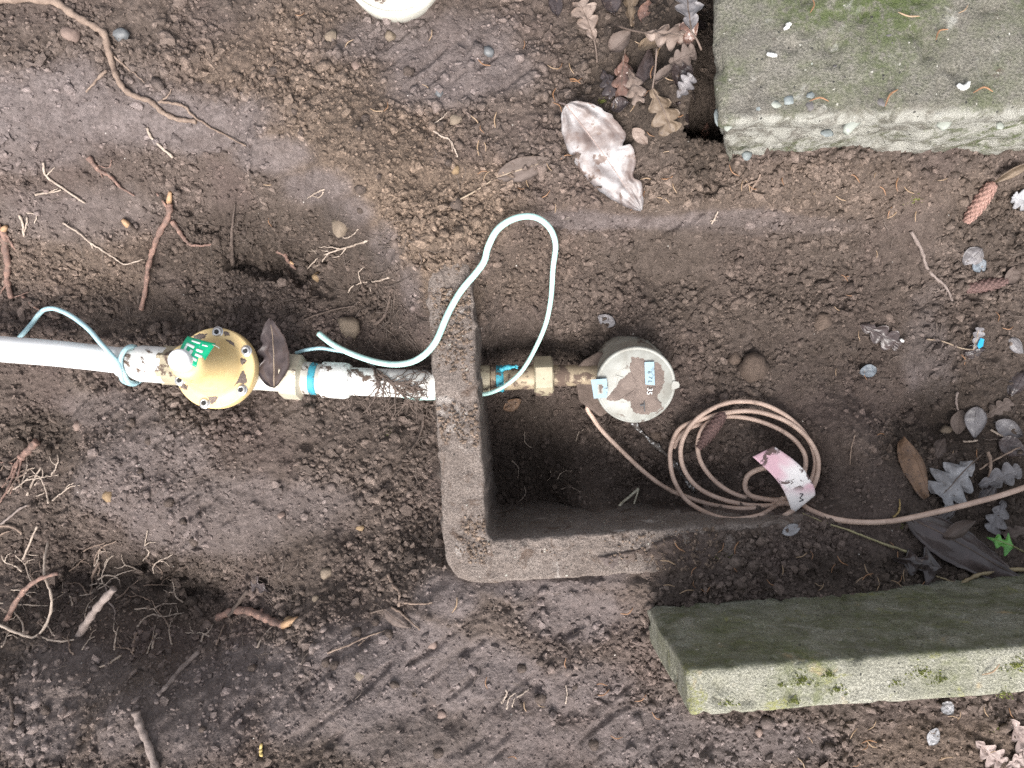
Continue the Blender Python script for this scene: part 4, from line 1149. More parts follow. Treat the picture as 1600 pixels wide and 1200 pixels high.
L_BROWN = lm('brown_leaf', (0.22, 0.135, 0.085), (0.135, 0.085, 0.058), .6, spots=(.08, .055, .045), sl=.58)
L_PINK = lm('pinkish_brown_leaf', (0.30, 0.235, 0.215), (0.22, 0.165, 0.15), .55, spots=(.16, .12, .10), sl=.63)
L_GREEN = lm('fresh_green_leaf', (0.12, 0.34, 0.06), (0.07, 0.24, 0.045), .4, coat=.2)
L_SOIL = lm('soil_smeared_leaf', (0.125, 0.095, 0.082), (0.09, 0.067, 0.056), .75, spots=(.2, .15, .13), sl=.66)
L_BLUEG = lm('bluish_leaf', (0.20, 0.23, 0.26), (0.14, 0.155, 0.175), .5)
STEMM = lm('pale_stem', (0.34, 0.27, 0.20), (0.24, 0.18, 0.13), .65)
STEMD = lm('dark_stem', (0.15, 0.11, 0.09), (0.10, 0.075, 0.06), .65)

leaf('large pale torn leaf, whitish with pink and brown blotches, above the box', (879, 168), (1000, 326), 112, 'torn', L_PALE, .011, .08, .05, 1, stem=[(872, 160)], stem_mat=L_PINK, nx=90, ny=18, veins=.0016)
leaf('soil-smeared brown leaf with long pale midrib left of the large pale leaf', (776, 280), (862, 246), 36, 'oval', L_SOIL, .002, .10, .04, 2, stem=[(712, 315), (745, 297)], stem_mat=STEMM)
leaf('light brown lobed oak leaf with stalk pointing down, left in the upper leaf cluster', (929, 64), (903, 4), 52, 'oak', L_TAN, .006, .15, .15, 3, stem=[(933, 98), (932, 82)], stem_mat=STEMD)
leaf('tan oak leaf with stalk to the left, right of the upper leaf cluster', (1008, 50), (1068, 56), 56, 'oak', L_TAN, -.2, -.2, .1, 4, z=(.225, .245), stem=[(964, 40, .19), (986, 47, .21)], stem_mat=STEMD)
leaf('wet reddish brown oak leaf in the middle of the upper leaf cluster', (978, 84), (970, 150), 50, 'oak', L_RED, .006, -.25, .2, 5, stem=[(975, 48), (977, 66)], stem_mat=STEMD)
leaf('khaki brown oak leaf hanging lowest in the upper leaf cluster', (1020, 138), (1048, 208), 62, 'oak', L_KHAKI, .005, -.2, .1, 6, z=(.215, .205), stem=[(1026, 76, .235), (1024, 108, .225)], stem_mat=STEMD)
leaf('grey oak leaf at the top edge beside the slab', (1082, 46), (1074, -22), 66, 'oak', L_GREY, .016, .15, .1, 7, z=(.272, .262), stem=[(1096, 78, .265), (1089, 62, .27)], stem_mat=STEMD)
leaf('small brown folded leaf between the oak leaves', (955, 82), (986, 48), 30, 'oval', L_SOIL, .010, .6, .1, 8)
leaf('long dark leaf standing among the oak leaves', (1006, 152), (1014, 78), 32, 'lance', L_GREY if False else L_PURP, .008, .5, .1, 9)
leaf('narrow greyish brown leaf right of the long dark leaf', (1024, 130), (1062, 100), 20, 'oval', L_SOIL, .012, .5, .2, 10)
leaf('dark brown leaf in the gap beside the slab', (1070, 92), (1060, 140), 34, 'oval', L_DARK, .006, .4, .1, 11, z=(.232, .225))
leaf('black pointed leaf at the top edge left of the oak leaves', (960, 22), (948, -30), 30, 'lance', L_DARK, .012, .5, .1, 12)
leaf('dark grey leaf at the top edge above the mud', (872, 26), (866, -20), 22, 'oval', L_DARK, .006, .3, .1, 13)
leaf('brown curled leaf under the tan oak leaf', (1000, 72), (1030, 70), 22, 'oval', L_KHAKI, .006, .5, .3, 14)
leaf('small reddish leaf low in the dark gap beside the slab', (1098, 218), (1104, 190), 14, 'lance', L_RED, .004, .3, .1, 15)
leaf('dark purple pointed leaf lying over the valve outlet', (427, 606), (421, 497), 56, 'holly', L_PURP, z=(.048, .034), curl=.10, bend=.06, roll=-.15, seed=16, stem_mat=STEMM, nx=60)
leaf('pale grey three-lobed oak leaf at the right beside the cable', (1522, 724), (1468, 776), 92, 'oak', L_GREYP, .016, -.25, .15, 17, stem=[(1536, 708)], stem_mat=STEMD)
leaf('grey leaf just above the cable near the right edge', (1530, 758), (1596, 736), 46, 'oak', L_GREY, .014, -.3, .2, 18)
leaf('dark grey lobed leaf just below the cable near the right edge', (1566, 782), (1544, 830), 44, 'oak', L_GREY, .006, .2, .1, 19)
leaf('orange-brown curled leaf right of the soil mound', (1404, 688), (1446, 780), 40, 'oval', L_BROWN, .006, -.7, .2, 20)
leaf('broad dark glossy leaf lying along the right edge below the cable', (1418, 812), (1612, 908), 66, 'lance', L_PURP, .010, -.35, .08, 21, stem_mat=STEMD, nx=60)
leaf('dark brown star-shaped leaf beside the inner side of the kerb', (1470, 888), (1396, 874), 72, 'ivy', L_DARK, .010, -.3, .2, 22)
leaf('curled brown leaf scrap resting on the broad dark leaf', (1478, 838), (1524, 814), 24, 'oval', L_SOIL, .024, -.9, .2, 23)
leaf('fresh green lobed ivy leaf at the right edge', (1586, 856), (1543, 838), 40, 'ivy', L_GREEN, .030, -.2, .1, 24, stem=[(1606, 866)], stem_mat=lm('green_stem', (.22, .22, .10), (.16, .15, .07)))
leaf('dull purple leaf above the grey leaves at the right edge', (1560, 690), (1606, 712), 34, 'lance', L_PURP, .006, .2, .1, 25)
leaf('small grey leaf right of the curved twig', (1534, 388), (1506, 414), 30, 'oval', L_GREY, .006, -.3, .2, 26)
leaf('dark bluish leaf scrap below the small grey leaf', (1522, 408), (1538, 424), 22, 'oval', L_BLUEG, .004, .2, .1, 27)
leaf('light grey lobed leaf cut by the right edge', (1616, 322), (1580, 308), 40, 'oak', L_GREYP, .008, .1, .1, 28)
leaf('grey upright leaf beside the blue chip', (1520, 546), (1530, 512), 24, 'oak', L_GREY, .010, .2, .1, 29, stem=[(1448, 530), (1472, 533), (1502, 544)], stem_mat=STEMM)
leaf('dark curled brown leaf under the blue chip', (1506, 552), (1540, 546), 22, 'oval', L_DARK, .004, -.5, .2, 30)
leaf('dark lobed leaf flat on the box soil', (1346, 506), (1404, 542), 46, 'oak', L_PURP, .004, -.2, .1, 31)
leaf('small bluish grey leaf below the dark lobed leaf', (1370, 576), (1342, 582), 20, 'oval', L_BLUEG, .003, .1, .1, 32)
leaf('little grey leaf above the water meter', (962, 506), (934, 494), 22, 'oval', L_GREY, .004, .2, .2, 33)
leaf('grey lobed leaf on the pale mud below the kerb', (1524, 1158), (1566, 1192), 50, 'oak', L_PINK, .004, .1, .1, 34)
leaf('pinkish brown oak leaf cut by the right edge below the kerb', (1580, 1124), (1612, 1176), 56, 'oak', L_PINK, .004, .1, .1, 35)
leaf('pinkish oak leaf in the lower right corner', (1572, 1196), (1608, 1178), 40, 'oak', L_PINK, .006, .1, .1, 36)
leaf('pale bluish leaf scrap on the mud below the kerb', (1452, 1164), (1466, 1138), 18, 'oval', L_GREYP, .002, .1, .1, 37)
leaf('pale bluish flaky leaf tight against the kerb', (1472, 1098), (1488, 1116), 22, 'oval', L_GREYP, .003, .1, .1, 38)
leaf('dark jagged leaf half buried in the lower trench bank', (390, 908), (424, 926), 30, 'ivy', L_PURP, .003, .1, .1, 39)
leaf('little pink-brown leaf below the bronze coupling', (788, 640), (814, 622), 20, 'oval', L_BROWN, .003, .2, .1, 40)
leaf('folded brown leaf below the valve run', (600, 952), (642, 980), 26, 'lance', L_SOIL, .003, -.4, .1, 41, stem=[(578, 958)], stem_mat=STEMD)
leaf('grey slate-coloured leaf scrap on the covered box rim', (1222, 832), (1252, 822), 18, 'oval', L_GREYP, .003, .1, .1, 42)
leaf('dry brown leaf at the stalk of the pink cone', (1606, 262), (1556, 284), 16, 'lance', L_KHAKI, .02, -.9, .1, 43)

leaf('tan oak leaf overlapping the reddish one', (990, 120), (1004, 170), 40, 'oak', L_TAN, .010, -.3, .2, 51)
leaf('dark wet oak leaf below the light brown lobed leaf', (940, 110), (960, 150), 40, 'oak', L_DARK, .004, -.2, .2, 52)
leaf('brown oak leaf lying flat between tan and grey leaves', (1046, 100), (1086, 78), 44, 'oak', L_SOIL, .008, .2, .1, 53, z=(.235, .25))
leaf('reddish brown leaf under the grey oak leaf', (1054, 64), (1090, 34), 34, 'oval', L_RED, .006, -.4, .1, 54, z=(.235, .25))
leaf('greyish oak leaf edge-on beside the khaki leaf', (1058, 152), (1082, 118), 36, 'oak', L_GREY, .008, .3, .1, 55, z=(.225, .24))
leaf('small tan leaf at the foot of the leaf cluster', (990, 200), (1012, 226), 20, 'oval', L_TAN, .003, .2, .1, 56)
leaf('dark leaf standing in the cluster under the wet reddish leaf', (956, 170), (984, 160), 24, 'oval', L_DARK, .004, .5, .1, 57)

# more leaf litter in the corner at the right, worn and half buried
litter = [(1560,640,30,'oak',L_SOIL,'soil-brown lobed leaf scrap right of the dark hollow'),(1590,600,26,'oval',L_DARK,'black oval leaf scrap at the right edge, level with the meter lid'),(1575,670,28,'oval',L_GREY,'dull grey oval leaf scrap just above the purple leaf'),(1500,660,24,'oval',L_SOIL,'small brown oval scrap beside the olive grey pebble'),
          (1545,770,26,'oval',L_DARK,'dark oval scrap between the two grey leaves and the cable'),(1590,830,30,'oak',L_SOIL,'brown lobed scrap above the green ivy leaf'),(1480,800,22,'oval',L_DARK,'small dark scrap under the cable, below the three-lobed leaf'),(1470,700,22,'oval',L_SOIL,'small brown scrap right of the orange-brown curled leaf'),
          (1580,430,24,'oval',L_SOIL,'brown oval scrap right of the small grey leaf'),(1590,540,20,'oval',L_GREY,'small grey scrap at the right edge past the blue chip'),(1525,660,30,'lance',L_GREY,'narrow grey pointed scrap in the right litter'),(1085,40,26,'oval',L_DARK,'dark oval leaf scrap pressed against the slab'),(1072,140,30,'oak',L_SOIL,'brown lobed scrap beside the slab, right of the khaki leaf'),
          (1045,20,30,'oval',L_SOIL,'brown oval scrap left of the grey oak leaf'),(985,10,34,'oak',L_KHAKI,'khaki lobed leaf at the top edge between black and tan leaves'),(1068,180,26,'oval',L_DARK,'dark oval scrap below the brown lobed one beside the slab'),(1010,20,26,'oval',L_RED,'wet reddish oval leaf at the top edge above the tan oak leaf')]
for i, (x, y, w_, k, m_, lb) in enumerate(litter):
    rr = random.Random(i + 70); a = rr.uniform(0, 6.28); l = w_ * rr.uniform(.7, .95)
    leaf(lb, (x - math.cos(a) * l, y - math.sin(a) * l), (x + math.cos(a) * l, y + math.sin(a) * l), w_, k, m_, .003, rr.uniform(-.6, .5), .15, i + 70, nx=30, ny=8)

# blue chip, cone and catkin
def chip(name, label, cat, poly, h, mat, lift=.006, tilt=0):
    c = G(sum(p[0] for p in poly) / len(poly), sum(p[1] for p in poly) / len(poly), lift)
    n = len(poly)
    V = [W(x, y, c.z + tilt * (y - poly[0][1])) + Vector((0, 0, h)) for x, y in poly]; V += [p - Vector((0, 0, h)) for p in V]
    F = [tuple(range(n))[::-1], tuple(range(n, 2 * n))] + [(i, (i + 1) % n, (i + 1) % n + n, i + n) for i in range(n)]
    o = mesh_obj(name, V, F, mat, None, smooth=False)
    b_ = o.modifiers.new('bevel', 'BEVEL'); b_.width = h * .25; b_.segments = 2
    return tag(o, label, cat)
chip('plastic_chip', 'bright blue plastic chip caught in leaves at the right', 'chip', [(1531,528),(1537,530),(1535,541),(1529,545),(1526,540)], .0016, mat_plain('bright_blue_plastic', (.02, .36, .62), (.02, .30, .55), .4), .014)
IVORY = mat_plain('ivory_sliver', (.72, .68, .55), (.6, .55, .42), .5)
def sliver(name, label, pts, r, mat, cat='splinter', lift=.003, group=None, flat=.5):
    P = [G(x, y, lift) for x, y in pts]
    path = catmull(P, 5); m_ = len(path)
    V, F = tube_geo(path, [r * (.35 + .65 * math.sin(math.pi * (i + .6) / (m_ + .2))) for i in range(m_)], 6, .15, int(pts[0][0]))
    return tag(mesh_obj(name, V, F, mat), label, cat, group)
t = thing('wood_splinter', 'ivory V-shaped splinter on the dark box floor', 'splinter', G(985, 778))
for pts in ([(968, 790), (974, 784), (985, 775), (998, 763)], [(998, 764), (995, 774), (990, 789)]):
    P = catmull([G(x, y, .004) for x, y in pts], 5); V, F = tube_geo(P, [.0022 if len(pts) == 4 else .0013] * len(P), 6, .2, 1); mesh_obj('prong', V, F, IVORY, t)

def cone_thing(name, label, a, b, rpx, mat, lift):
    A = G(*a, lift); B = G(*b, lift); L = (B - A).length; R = rpx * PXM(A.z); M_ = Matrix.Translation(A) @ frame_from(B - A)
    V, F = lathe_geo([(R * .1, 0)] + [(R * .86 * math.sin(math.pi * min(1, (k + 1.2) / 15)) ** .55, L * (k + .5) / 14) for k in range(14)] + [(R * .06, L)], M_, 20)
    root = thing(name, label, 'cone', (A + B) / 2); mesh_obj('core', V, F, mat, root)
    sv = [Vector((-.5, 0, 0)), Vector((.5, 0, 0)), Vector((.42, .75, .28)), Vector((0, 1.05, .40)), Vector((-.42, .75, .28)), Vector((0, .45, .42))]
    sf = [(0, 1, 5), (1, 2, 5), (2, 3, 5), (3, 4, 5), (4, 0, 5), (0, 4, 3, 2, 1)]
    me = None; nrow = 13
    for i in range(nrow * 8):
        row = i // 8; tt = (row + .5) / nrow; ang = (i % 8) * math.pi / 4 + (row % 2) * math.pi / 8
        rr = R * .80 * math.sin(math.pi * min(1, tt * .86 + .12)) ** .55
        S = Matrix.Translation((math.cos(ang) * rr, math.sin(ang) * rr, L * tt)) @ Matrix.Rotation(ang - math.pi / 2, 4, 'Z') @ Matrix.Rotation(math.pi / 2, 4, 'X') @ Matrix.Rotation(math.radians(180), 4, 'Y') @ Matrix.Scale(R * .52, 4)
        if me is None:
            o = mesh_obj('scale', sv, sf, mat, root, smooth=False, local=True); me = o.data
        else:
            o = bpy.data.objects.new('scale', me); COL.objects.link(o); o.parent = root
        o.matrix_basis = Matrix.Translation(-root.location) @ M_ @ S
    return root
CONE = mat_plain('pink_brown_cone', (.38, .23, .19), (.25, .14, .115), .8, 150, 400, .0008, .7, spots=(.48, .33, .28), spot_lo=.6)
CAT = mat_plain('purple_brown_catkin', (.165, .098, .088), (.10, .062, .056), .8, 150, 400, .0008, .7)
cone_thing('fallen_cone', 'pinkish brown spruce cone lying below the slab at the right', (1553, 284), (1512, 344), 13, CONE, .012)
cone_thing('fallen_cone', 'dark purple-brown cone lying across the cable coil', (1132, 644), (1093, 698), 11, CAT, .034)
cone_thing('fallen_cone', 'half-buried dull brown cone on the box soil at the right', (1506, 452), (1570, 440), 11, CAT, .002)

# ================================================================== roots and twigs
BARK = mat_plain('root_bark', (.25, .185, .145), (.165, .118, .092), .8, 90, 260, .0012, .8)
BARK_R = mat_plain('reddish_root_bark', (.24, .145, .115), (.13, .085, .07), .8, 110, 260, .0014, .8, spots=(.38, .24, .18), spot_lo=.62)
BARK_D = mat_plain('dark_root_bark', (.115, .085, .07), (.07, .052, .043), .85, 110, 260, .0014, .8)
BARK_P = mat_plain('pale_root', (.42, .345, .285), (.30, .24, .195), .7, 120, 300, .0008, .6)
BARK_G = mat_plain('grey_stick', (.24, .195, .175), (.165, .13, .115), .8, 120, 300, .0012, .8)
CUT = mat_plain('fresh_cut_wood', (.44, .285, .165), (.33, .20, .115), .7, 120, 300, .0008, .6)
HAIR = mat_plain('root_hair', (.15, .118, .10), (.09, .07, .06), .8)

def root_geo(pts, r0, r1, lift=.6, wob=1.2, seed=0, sub=7, n=9, zs=None):
    """pts in picture px; r in px; lift in radii"""
    rr = random.Random(seed); P = []
    for i, p in enumerate(pts):
        r = r0 + (r1 - r0) * i / max(1, len(pts) - 1)
        if zs is not None: P.append(W(p[0], p[1], zs[i]))
        else: P.append(G(p[0], p[1], lift * r * PXM(0) + .0026))
    path = catmull(P, sub); m_ = len(path)
    path = [p + Vector((rr.uniform(-1, 1), rr.uniform(-1, 1), rr.uniform(-.4, .4))) * wob * .0004 for p in path]
    rad = [(r0 + (r1 - r0) * i / (m_ - 1)) * PXM(0) * (1 + .16 * math.sin(i * 1.3 + seed) + rr.uniform(-.1, .1)) for i in range(m_)]
    return tube_geo(path, rad, n, .06, seed)

def root(label, pts, r0, r1, mat, branches=(), name='root', group=None, lift=.6, zs=None, cut=None, seed=None, cat='root'):
    seed = int(pts[0][0] * 3 + pts[0][1]) if seed is None else seed
    t_ = thing(name, label, cat, G(*pts[len(pts) // 2]) if zs is None else W(*pts[len(pts) // 2], zs[len(pts) // 2]), group)
    V, F = root_geo(pts, r0, r1, lift, 1.2, seed, zs=zs); o = mesh_obj('stem', V, F, mat, t_)
    for k, (bp, b0, b1) in enumerate(branches):
        V, F = root_geo(bp, b0, b1, lift + .3, 1.6, seed + k + 1, n=6); mesh_obj('rootlet', V, F, mat, t_)
    if cut:
        a = Vector(cut[0] if len(cut[0]) == 3 and isinstance(cut[0], Vector) else G(*cut[0], lift * r0 * PXM(0) + .002)); b_ = Vector(G(*cut[1], lift * r0 * PXM(0) + .003))
        V, F = loft_geo(a, b_, [(0, cut[2] * PXM(0), 'c'), (.5, cut[2] * .92 * PXM(0), 'c'), (1, cut[2] * .55 * PXM(0), 'c')], 12); mesh_obj('cut_end', V, F, CUT, t_)
    return t_

root('long forking tan root crossing the mud in the upper left', [(-30, 2), (30, -2), (85, 3), (110, 20), (140, 38), (162, 52), (168, 75), (175, 98), (183, 122), (197, 142), (216, 152), (236, 159), (252, 174), (276, 186), (306, 190)], 5.5, 3, BARK,
     [([(248, 160), (262, 150), (268, 140)], 1.6, .7), ([(252, 158), (288, 166), (298, 178), (330, 200), (358, 214), (384, 228)], 2.2, 1), ([(166, 110), (150, 126), (134, 144)], 2.6, 1), ([(178, 88), (196, 104), (214, 118), (226, 130)], 1.6, .6)])
root('short pale root end below the long tan root', [(229, 200), (236, 214), (252, 230), (270, 246)], 1.6, 2.2, BARK_P)
root('straight pale bent twig on the brown trench slope', [(67, 254), (72, 275), (100, 295), (134, 318)], 1.6, 1.6, BARK_P, [([(72, 275), (85, 262)], 1, .6)], name='twig', cat='twig')
root('small forked pale twig left of the bent twig', [(54, 304), (75, 301), (96, 297)], 1.8, 1, BARK_P, [([(78, 300), (90, 294)], 1, .6)], name='twig', cat='twig')
root('pink-brown root tapering down the upper trench slope', [(138, 246), (155, 266), (172, 275), (188, 292), (210, 306)], 4, 1.3, BARK_R, [([(155, 266), (160, 278)], 1, .6), ([(150, 258), (170, 262), (174, 250)], 1, .6)])
root('thin sagging root with forked hair across the brown slope', [(98, 348), (126, 366), (142, 380), (160, 391), (180, 404), (196, 413), (224, 405)], 1.6, 1.2, BARK_P, [([(140, 378), (146, 390)], 1, .6)])
root('reddish bark root with orange cut tip hanging down the trench side', [(266, 318), (262, 340), (248, 366), (240, 388), (232, 416), (228, 448), (221, 484)], 4.6, 3.4, BARK_R, [([(268, 345), (280, 362), (292, 378), (304, 384), (330, 382)], 4, 1.5), ([(245, 302), (258, 320), (262, 332)], 1.6, 1.8)], cut=((264, 316), (266, 300), 4.2))
root('short root stump with yellow cut end on the trench slope', [(212, 362), (206, 357), (200, 352)], 4, 4.5, BARK_D, cut=((201, 353), (191, 343), 5))
root('brown knotty root at the left edge above the pipe', [(-6, 352), (6, 366), (8, 388), (12, 412), (11, 436), (18, 466)], 6, 4, BARK_R, [([(8, 366), (26, 392)], 3, 1.5), ([(12, 440), (0, 460)], 2, 1), ([(18, 466), (44, 456)], 1.4, .7)], cut=((2, 362), (10, 354), 5))
root('thin pinkish root crossing under the blue wire', [(34, 462), (52, 478), (70, 490), (88, 498)], 2.4, 1.2, BARK_R)
root('pale forked rootlet near the left edge of the trench', [(30, 336), (36, 352), (37, 370)], 2, 1.4, BARK_P, [([(43, 340), (40, 356), (37, 366)], 1.2, 1), ([(42, 332), (56, 336), (54, 350)], 1, .7)])
root('thin dark root hanging down above the valve', [(368, 318), (363, 352), (362, 385), (364, 414)], .8, 4, BARK_D)
root('stubby root with pale broken tip right of the hanging dark root', [(432, 392), (444, 398), (452, 410), (462, 420)], 3.6, 2.4, BARK_R, cut=((452, 408), (459, 413), 2.6))
root('branching pale rootlets fanning out of the trench bank', [(574, 376), (550, 384), (530, 390), (512, 396), (496, 404), (480, 420)], 1.6, 1, BARK_P, [([(530, 388), (512, 386), (498, 386)], 1.1, .6), ([(520, 394), (506, 392), (482, 392)], 1, .6), ([(512, 397), (500, 412), (488, 418)], 1, .6), ([(500, 402), (486, 388)], .9, .5), ([(540, 388), (530, 400), (518, 402)], 1, .5)])
root('pale rootlet with short side hairs lower in the trench bank', [(608, 434), (584, 440), (564, 442), (548, 450), (544, 458)], 1.5, .9, BARK_P, [([(564, 442), (560, 426), (568, 418)], 1, .6), ([(575, 440), (580, 456)], .9, .5)])
root('little zigzag rootlet at the top of the bank', [(506, 296), (492, 302), (484, 308)], 1.1, .7, BARK_P, [([(506, 300), (498, 308), (488, 306), (480, 310)], 1, .6)])
root('fine curled rootlet beside the pale clod in the bank', [(528, 364), (540, 372), (552, 366), (560, 358)], 1, .7, BARK_P)
root('pale kinked rootlet on the sandy soil near the top', [(672, 200), (688, 212), (702, 218), (710, 232), (715, 245)], 1.3, .9, BARK_P, [([(674, 196), (690, 184), (706, 170)], .9, .5), ([(705, 222), (707, 236)], .8, .5)])
root('grey root across the soil above the mint wire end', [(474, 500), (500, 490), (530, 482), (556, 478)], 1.6, 1, BARK_D)
root('curved grey root in the bank near the rim', [(586, 508), (600, 494), (606, 478), (610, 462)], 2.6, 2, BARK_D)
root('dark root running down beside the box wall', [(655, 625), (662, 650), (656, 680), (640, 708)], 2.4, 1.4, BARK_D, [([(660, 660), (672, 680)], 1, .5)])
# lower left bank
root('thick cut grey stick poking up at the lower left', [(112, 1016), (124, 992), (140, 966), (156, 944), (178, 920)], 6, 5.5, BARK_G, [([(168, 932), (166, 915), (174, 908)], 1.4, .8), ([(170, 940), (180, 954), (178, 968)], 1.6, .8)], zs=[.0, .012, .022, .032, .04], name='cut_stick', cat='stick')
root('root with smooth orange tip in the lower left corner', [(6, 985), (20, 950), (40, 920), (62, 905), (90, 896)], 5, 2.6, BARK_R, zs=[-.03, -.01, .0, .008, .012], cut=None)
root('pale branching root arching over the dark hollow', [(76, 846), (70, 872), (70, 900), (80, 930), (78, 962), (58, 994), (30, 990), (-10, 972)], 1.8, 2.4, BARK_P, [([(80, 940), (96, 930), (108, 922)], 1.4, .7), ([(58, 994), (88, 1002), (115, 1000)], 1.8, 1.4), ([(0, 942), (40, 945), (76, 947)], 1.6, 1), ([(80, 956), (92, 954)], 1, .6)], zs=[-.03, -.01, .0, .008, .008, .010, .008, .0])
root('reddish root tuft with pale strands at the left edge', [(58, 690), (46, 702), (32, 716)], 7, 6, BARK_R, [([(30, 716), (22, 740), (12, 765), (-4, 790)], 2.6, 1.4), ([(26, 720), (12, 750), (2, 762)], 2, 1.2), ([(34, 712), (28, 744), (16, 772)], 2, 1), ([(20, 724), (0, 722)], 1.4, .8)])
root('thin forked pale stalk above the lower hollow', [(42, 774), (52, 752), (64, 730)], 1.8, 1.6, BARK_P, [([(54, 758), (68, 746), (92, 742)], 1.2, .8), ([(56, 776), (70, 770)], 1, .7)], name='twig', cat='twig')
root('greyish twig slanting up from the left edge', [(-6, 824), (10, 812), (30, 796), (48, 788)], 2.2, 1.6, BARK_G, name='twig', cat='twig')
root('pale twig stub above the orange-tipped root', [(36, 874), (46, 850), (58, 822)], 1.8, 1.6, BARK_P, [([(40, 866), (60, 868)], 1, .6)], name='twig', cat='twig')
root('curled root at the left edge of the hollow', [(-6, 822), (14, 822), (28, 828), (34, 834)], 2.4, 1.8, BARK, [([(-4, 838), (8, 832), (16, 830)], 2, 1)])
root('forked brown rootlets in the middle of the hollow', [(156, 878), (146, 896), (144, 912), (142, 930)], 2.4, 1.8, BARK, [([(150, 905), (156, 890), (152, 880)], 1.6, 1), ([(104, 912), (124, 912), (136, 928), (144, 940)], 1.6, 1.2)])
root('pale wavy rootlet across the lower hollow', [(214, 980), (226, 966), (240, 960), (256, 964), (272, 960), (288, 958)], 1.6, 1, BARK_P, [([(264, 962), (268, 950)], .9, .5), ([(278, 960), (276, 946)], .9, .5)])
root('slanting stick with grey bark on the lower bank', [(246, 1086), (262, 1070), (284, 1044), (312, 1018)], 3, 4, BARK_G, name='cut_stick', cat='stick')
root('tan stick end cut by the bottom edge', [(212, 1112), (220, 1138), (232, 1166), (244, 1206)], 5.5, 5, BARK_G, name='cut_stick', cat='stick', lift=.8)
root('knotty brown branch lying along the lower bank', [(340, 966), (362, 956), (386, 954), (406, 962), (424, 970), (444, 978)], 6.5, 5.5, BARK_R, [([(406, 962), (410, 952)], 4, 2)], cut=((442, 978), (466, 966), 6))
root('dark forked root behind the knotty branch', [(274, 918), (290, 930), (306, 948), (318, 962)], 2.4, 3.2, BARK_D, [([(388, 922), (374, 940), (358, 964)], 3.4, 4)])
root('short upright pale rootlet below the hollow', [(238, 1014), (240, 1000), (246, 988)], 1.6, 1.4, BARK_P)
root('short brown rootlet left of the pale upright one', [(208, 1018), (210, 1000), (214, 988)], 2, 1.6, BARK)
root('thin pale sprout below the knotty branch', [(402, 1012), (410, 996), (424, 980)], 1.6, 1.2, BARK_P)
root('thin root standing left of the sprout', [(338, 1008), (344, 992), (350, 976)], 1.4, 1.2, BARK)
root('pale blade-like sliver on the lower left bank', [(152, 1044), (170, 1036), (190, 1024)], 1.2, 1.8, BARK_P, name='twig', cat='twig')
root('yellow straw piece near the bottom edge', [(408, 1182), (407, 1172), (409, 1162)], 2.2, 1.8, mat_plain('straw', (.58, .44, .16), (.44, .32, .12), .6), name='straw', cat='straw')
root('dark sticks sunk in the lower left mud', [(16, 1140), (20, 1115), (16, 1090)], 3, 2, BARK_D, name='twig', cat='twig')
rr = random.Random(31)
for i in range(44):
    x = rr.uniform(-5, 330); y = rr.uniform(860, 1030) if x > 110 else rr.uniform(720, 1030); a = rr.uniform(-2.4, -.4); P = [(x, y)]
    for k in range(rr.randint(3, 5)):
        a += rr.gauss(0, .45); l = rr.uniform(8, 16); x += math.cos(a) * l; y += math.sin(a) * l; P.append((x, y))
    x, y = P[2]; b_ = a + rr.choice((-1, 1)) * .8
    root('thin pale rootlet tangled in the lower left hollow', P, rr.uniform(1, 1.7), .7, BARK_P if i % 3 else BARK, [([(x, y), (x + math.cos(b_) * 9, y + math.sin(b_) * 9), (x + math.cos(b_ + .3) * 18, y + math.sin(b_ + .3) * 18)], 1, .5)], group='rootlets in the lower left hollow', seed=i + 300, lift=rr.uniform(.6, 3))
# bank below the outlet run
root('hooked grey root left of the box corner', [(606, 898), (614, 914), (624, 926), (623, 948)], 2.4, 2, BARK, [([(632, 942), (654, 944), (676, 942)], 1.8, 1), ([(612, 948), (632, 962), (656, 984)], 2, 1)])
root('thin trailing root left of the folded leaf', [(512, 1020), (545, 1008), (575, 994), (606, 984)], 1.4, .9, BARK, [([(560, 1008), (570, 1000)], .9, .5)])
root('small pale tuft of rootlets in the mud below the box corner', [(784, 1098), (792, 1084), (790, 1078)], 1.6, 1, BARK_P, [([(792, 1108), (796, 1090), (806, 1082)], 1.2, .7), ([(800, 1104), (804, 1090)], 1, .6), ([(808, 1090), (822, 1080), (826, 1076)], 1.2, .7)])
root('single pale hair root in the bottom mud', [(884, 1100), (886, 1084), (884, 1070)], 1, .6, BARK_P)
# right side
root('curved grey twig in the soil above the right leaves', [(1424, 362), (1440, 392), (1448, 418), (1462, 434), (1478, 448), (1488, 470)], 2.8, 1.6, BARK_G, [([(1480, 450), (1478, 462)], 1, .6), ([(1476, 452), (1462, 456)], 1, .6)], name='twig', cat='twig')
root('pale twig near the soil mound at the right', [(1496, 612), (1494, 628), (1500, 650)], 2, 1.4, BARK_G, name='twig', cat='twig')
root('long straw stalk slanting below the cable', [(1254, 802), (1290, 817), (1330, 830), (1370, 846), (1424, 864)], .8, 2.0, mat_plain('green_straw', (.30, .27, .15), (.22, .19, .11), .6), name='straw', cat='straw', lift=2)
root('curving green-brown vine stem at the right edge', [(1616, 890), (1580, 890), (1545, 894), (1520, 902), (1500, 914), (1496, 920)], 3, 2.4, mat_plain('vine_stem', (.30, .24, .14), (.22, .17, .10), .6), [([(1500, 914), (1480, 906), (1462, 900)], 1.6, 1), ([(1496, 918), (1508, 926), (1516, 928)], 1.5, .8)], name='vine', cat='vine', lift=3)
root('lower straight vine stem at the right edge', [(1616, 920), (1580, 914), (1548, 904)], 2.4, 1.6, mat_plain('vine_stem_green', (.27, .25, .13), (.2, .18, .1), .6), name='vine', cat='vine', lift=2)
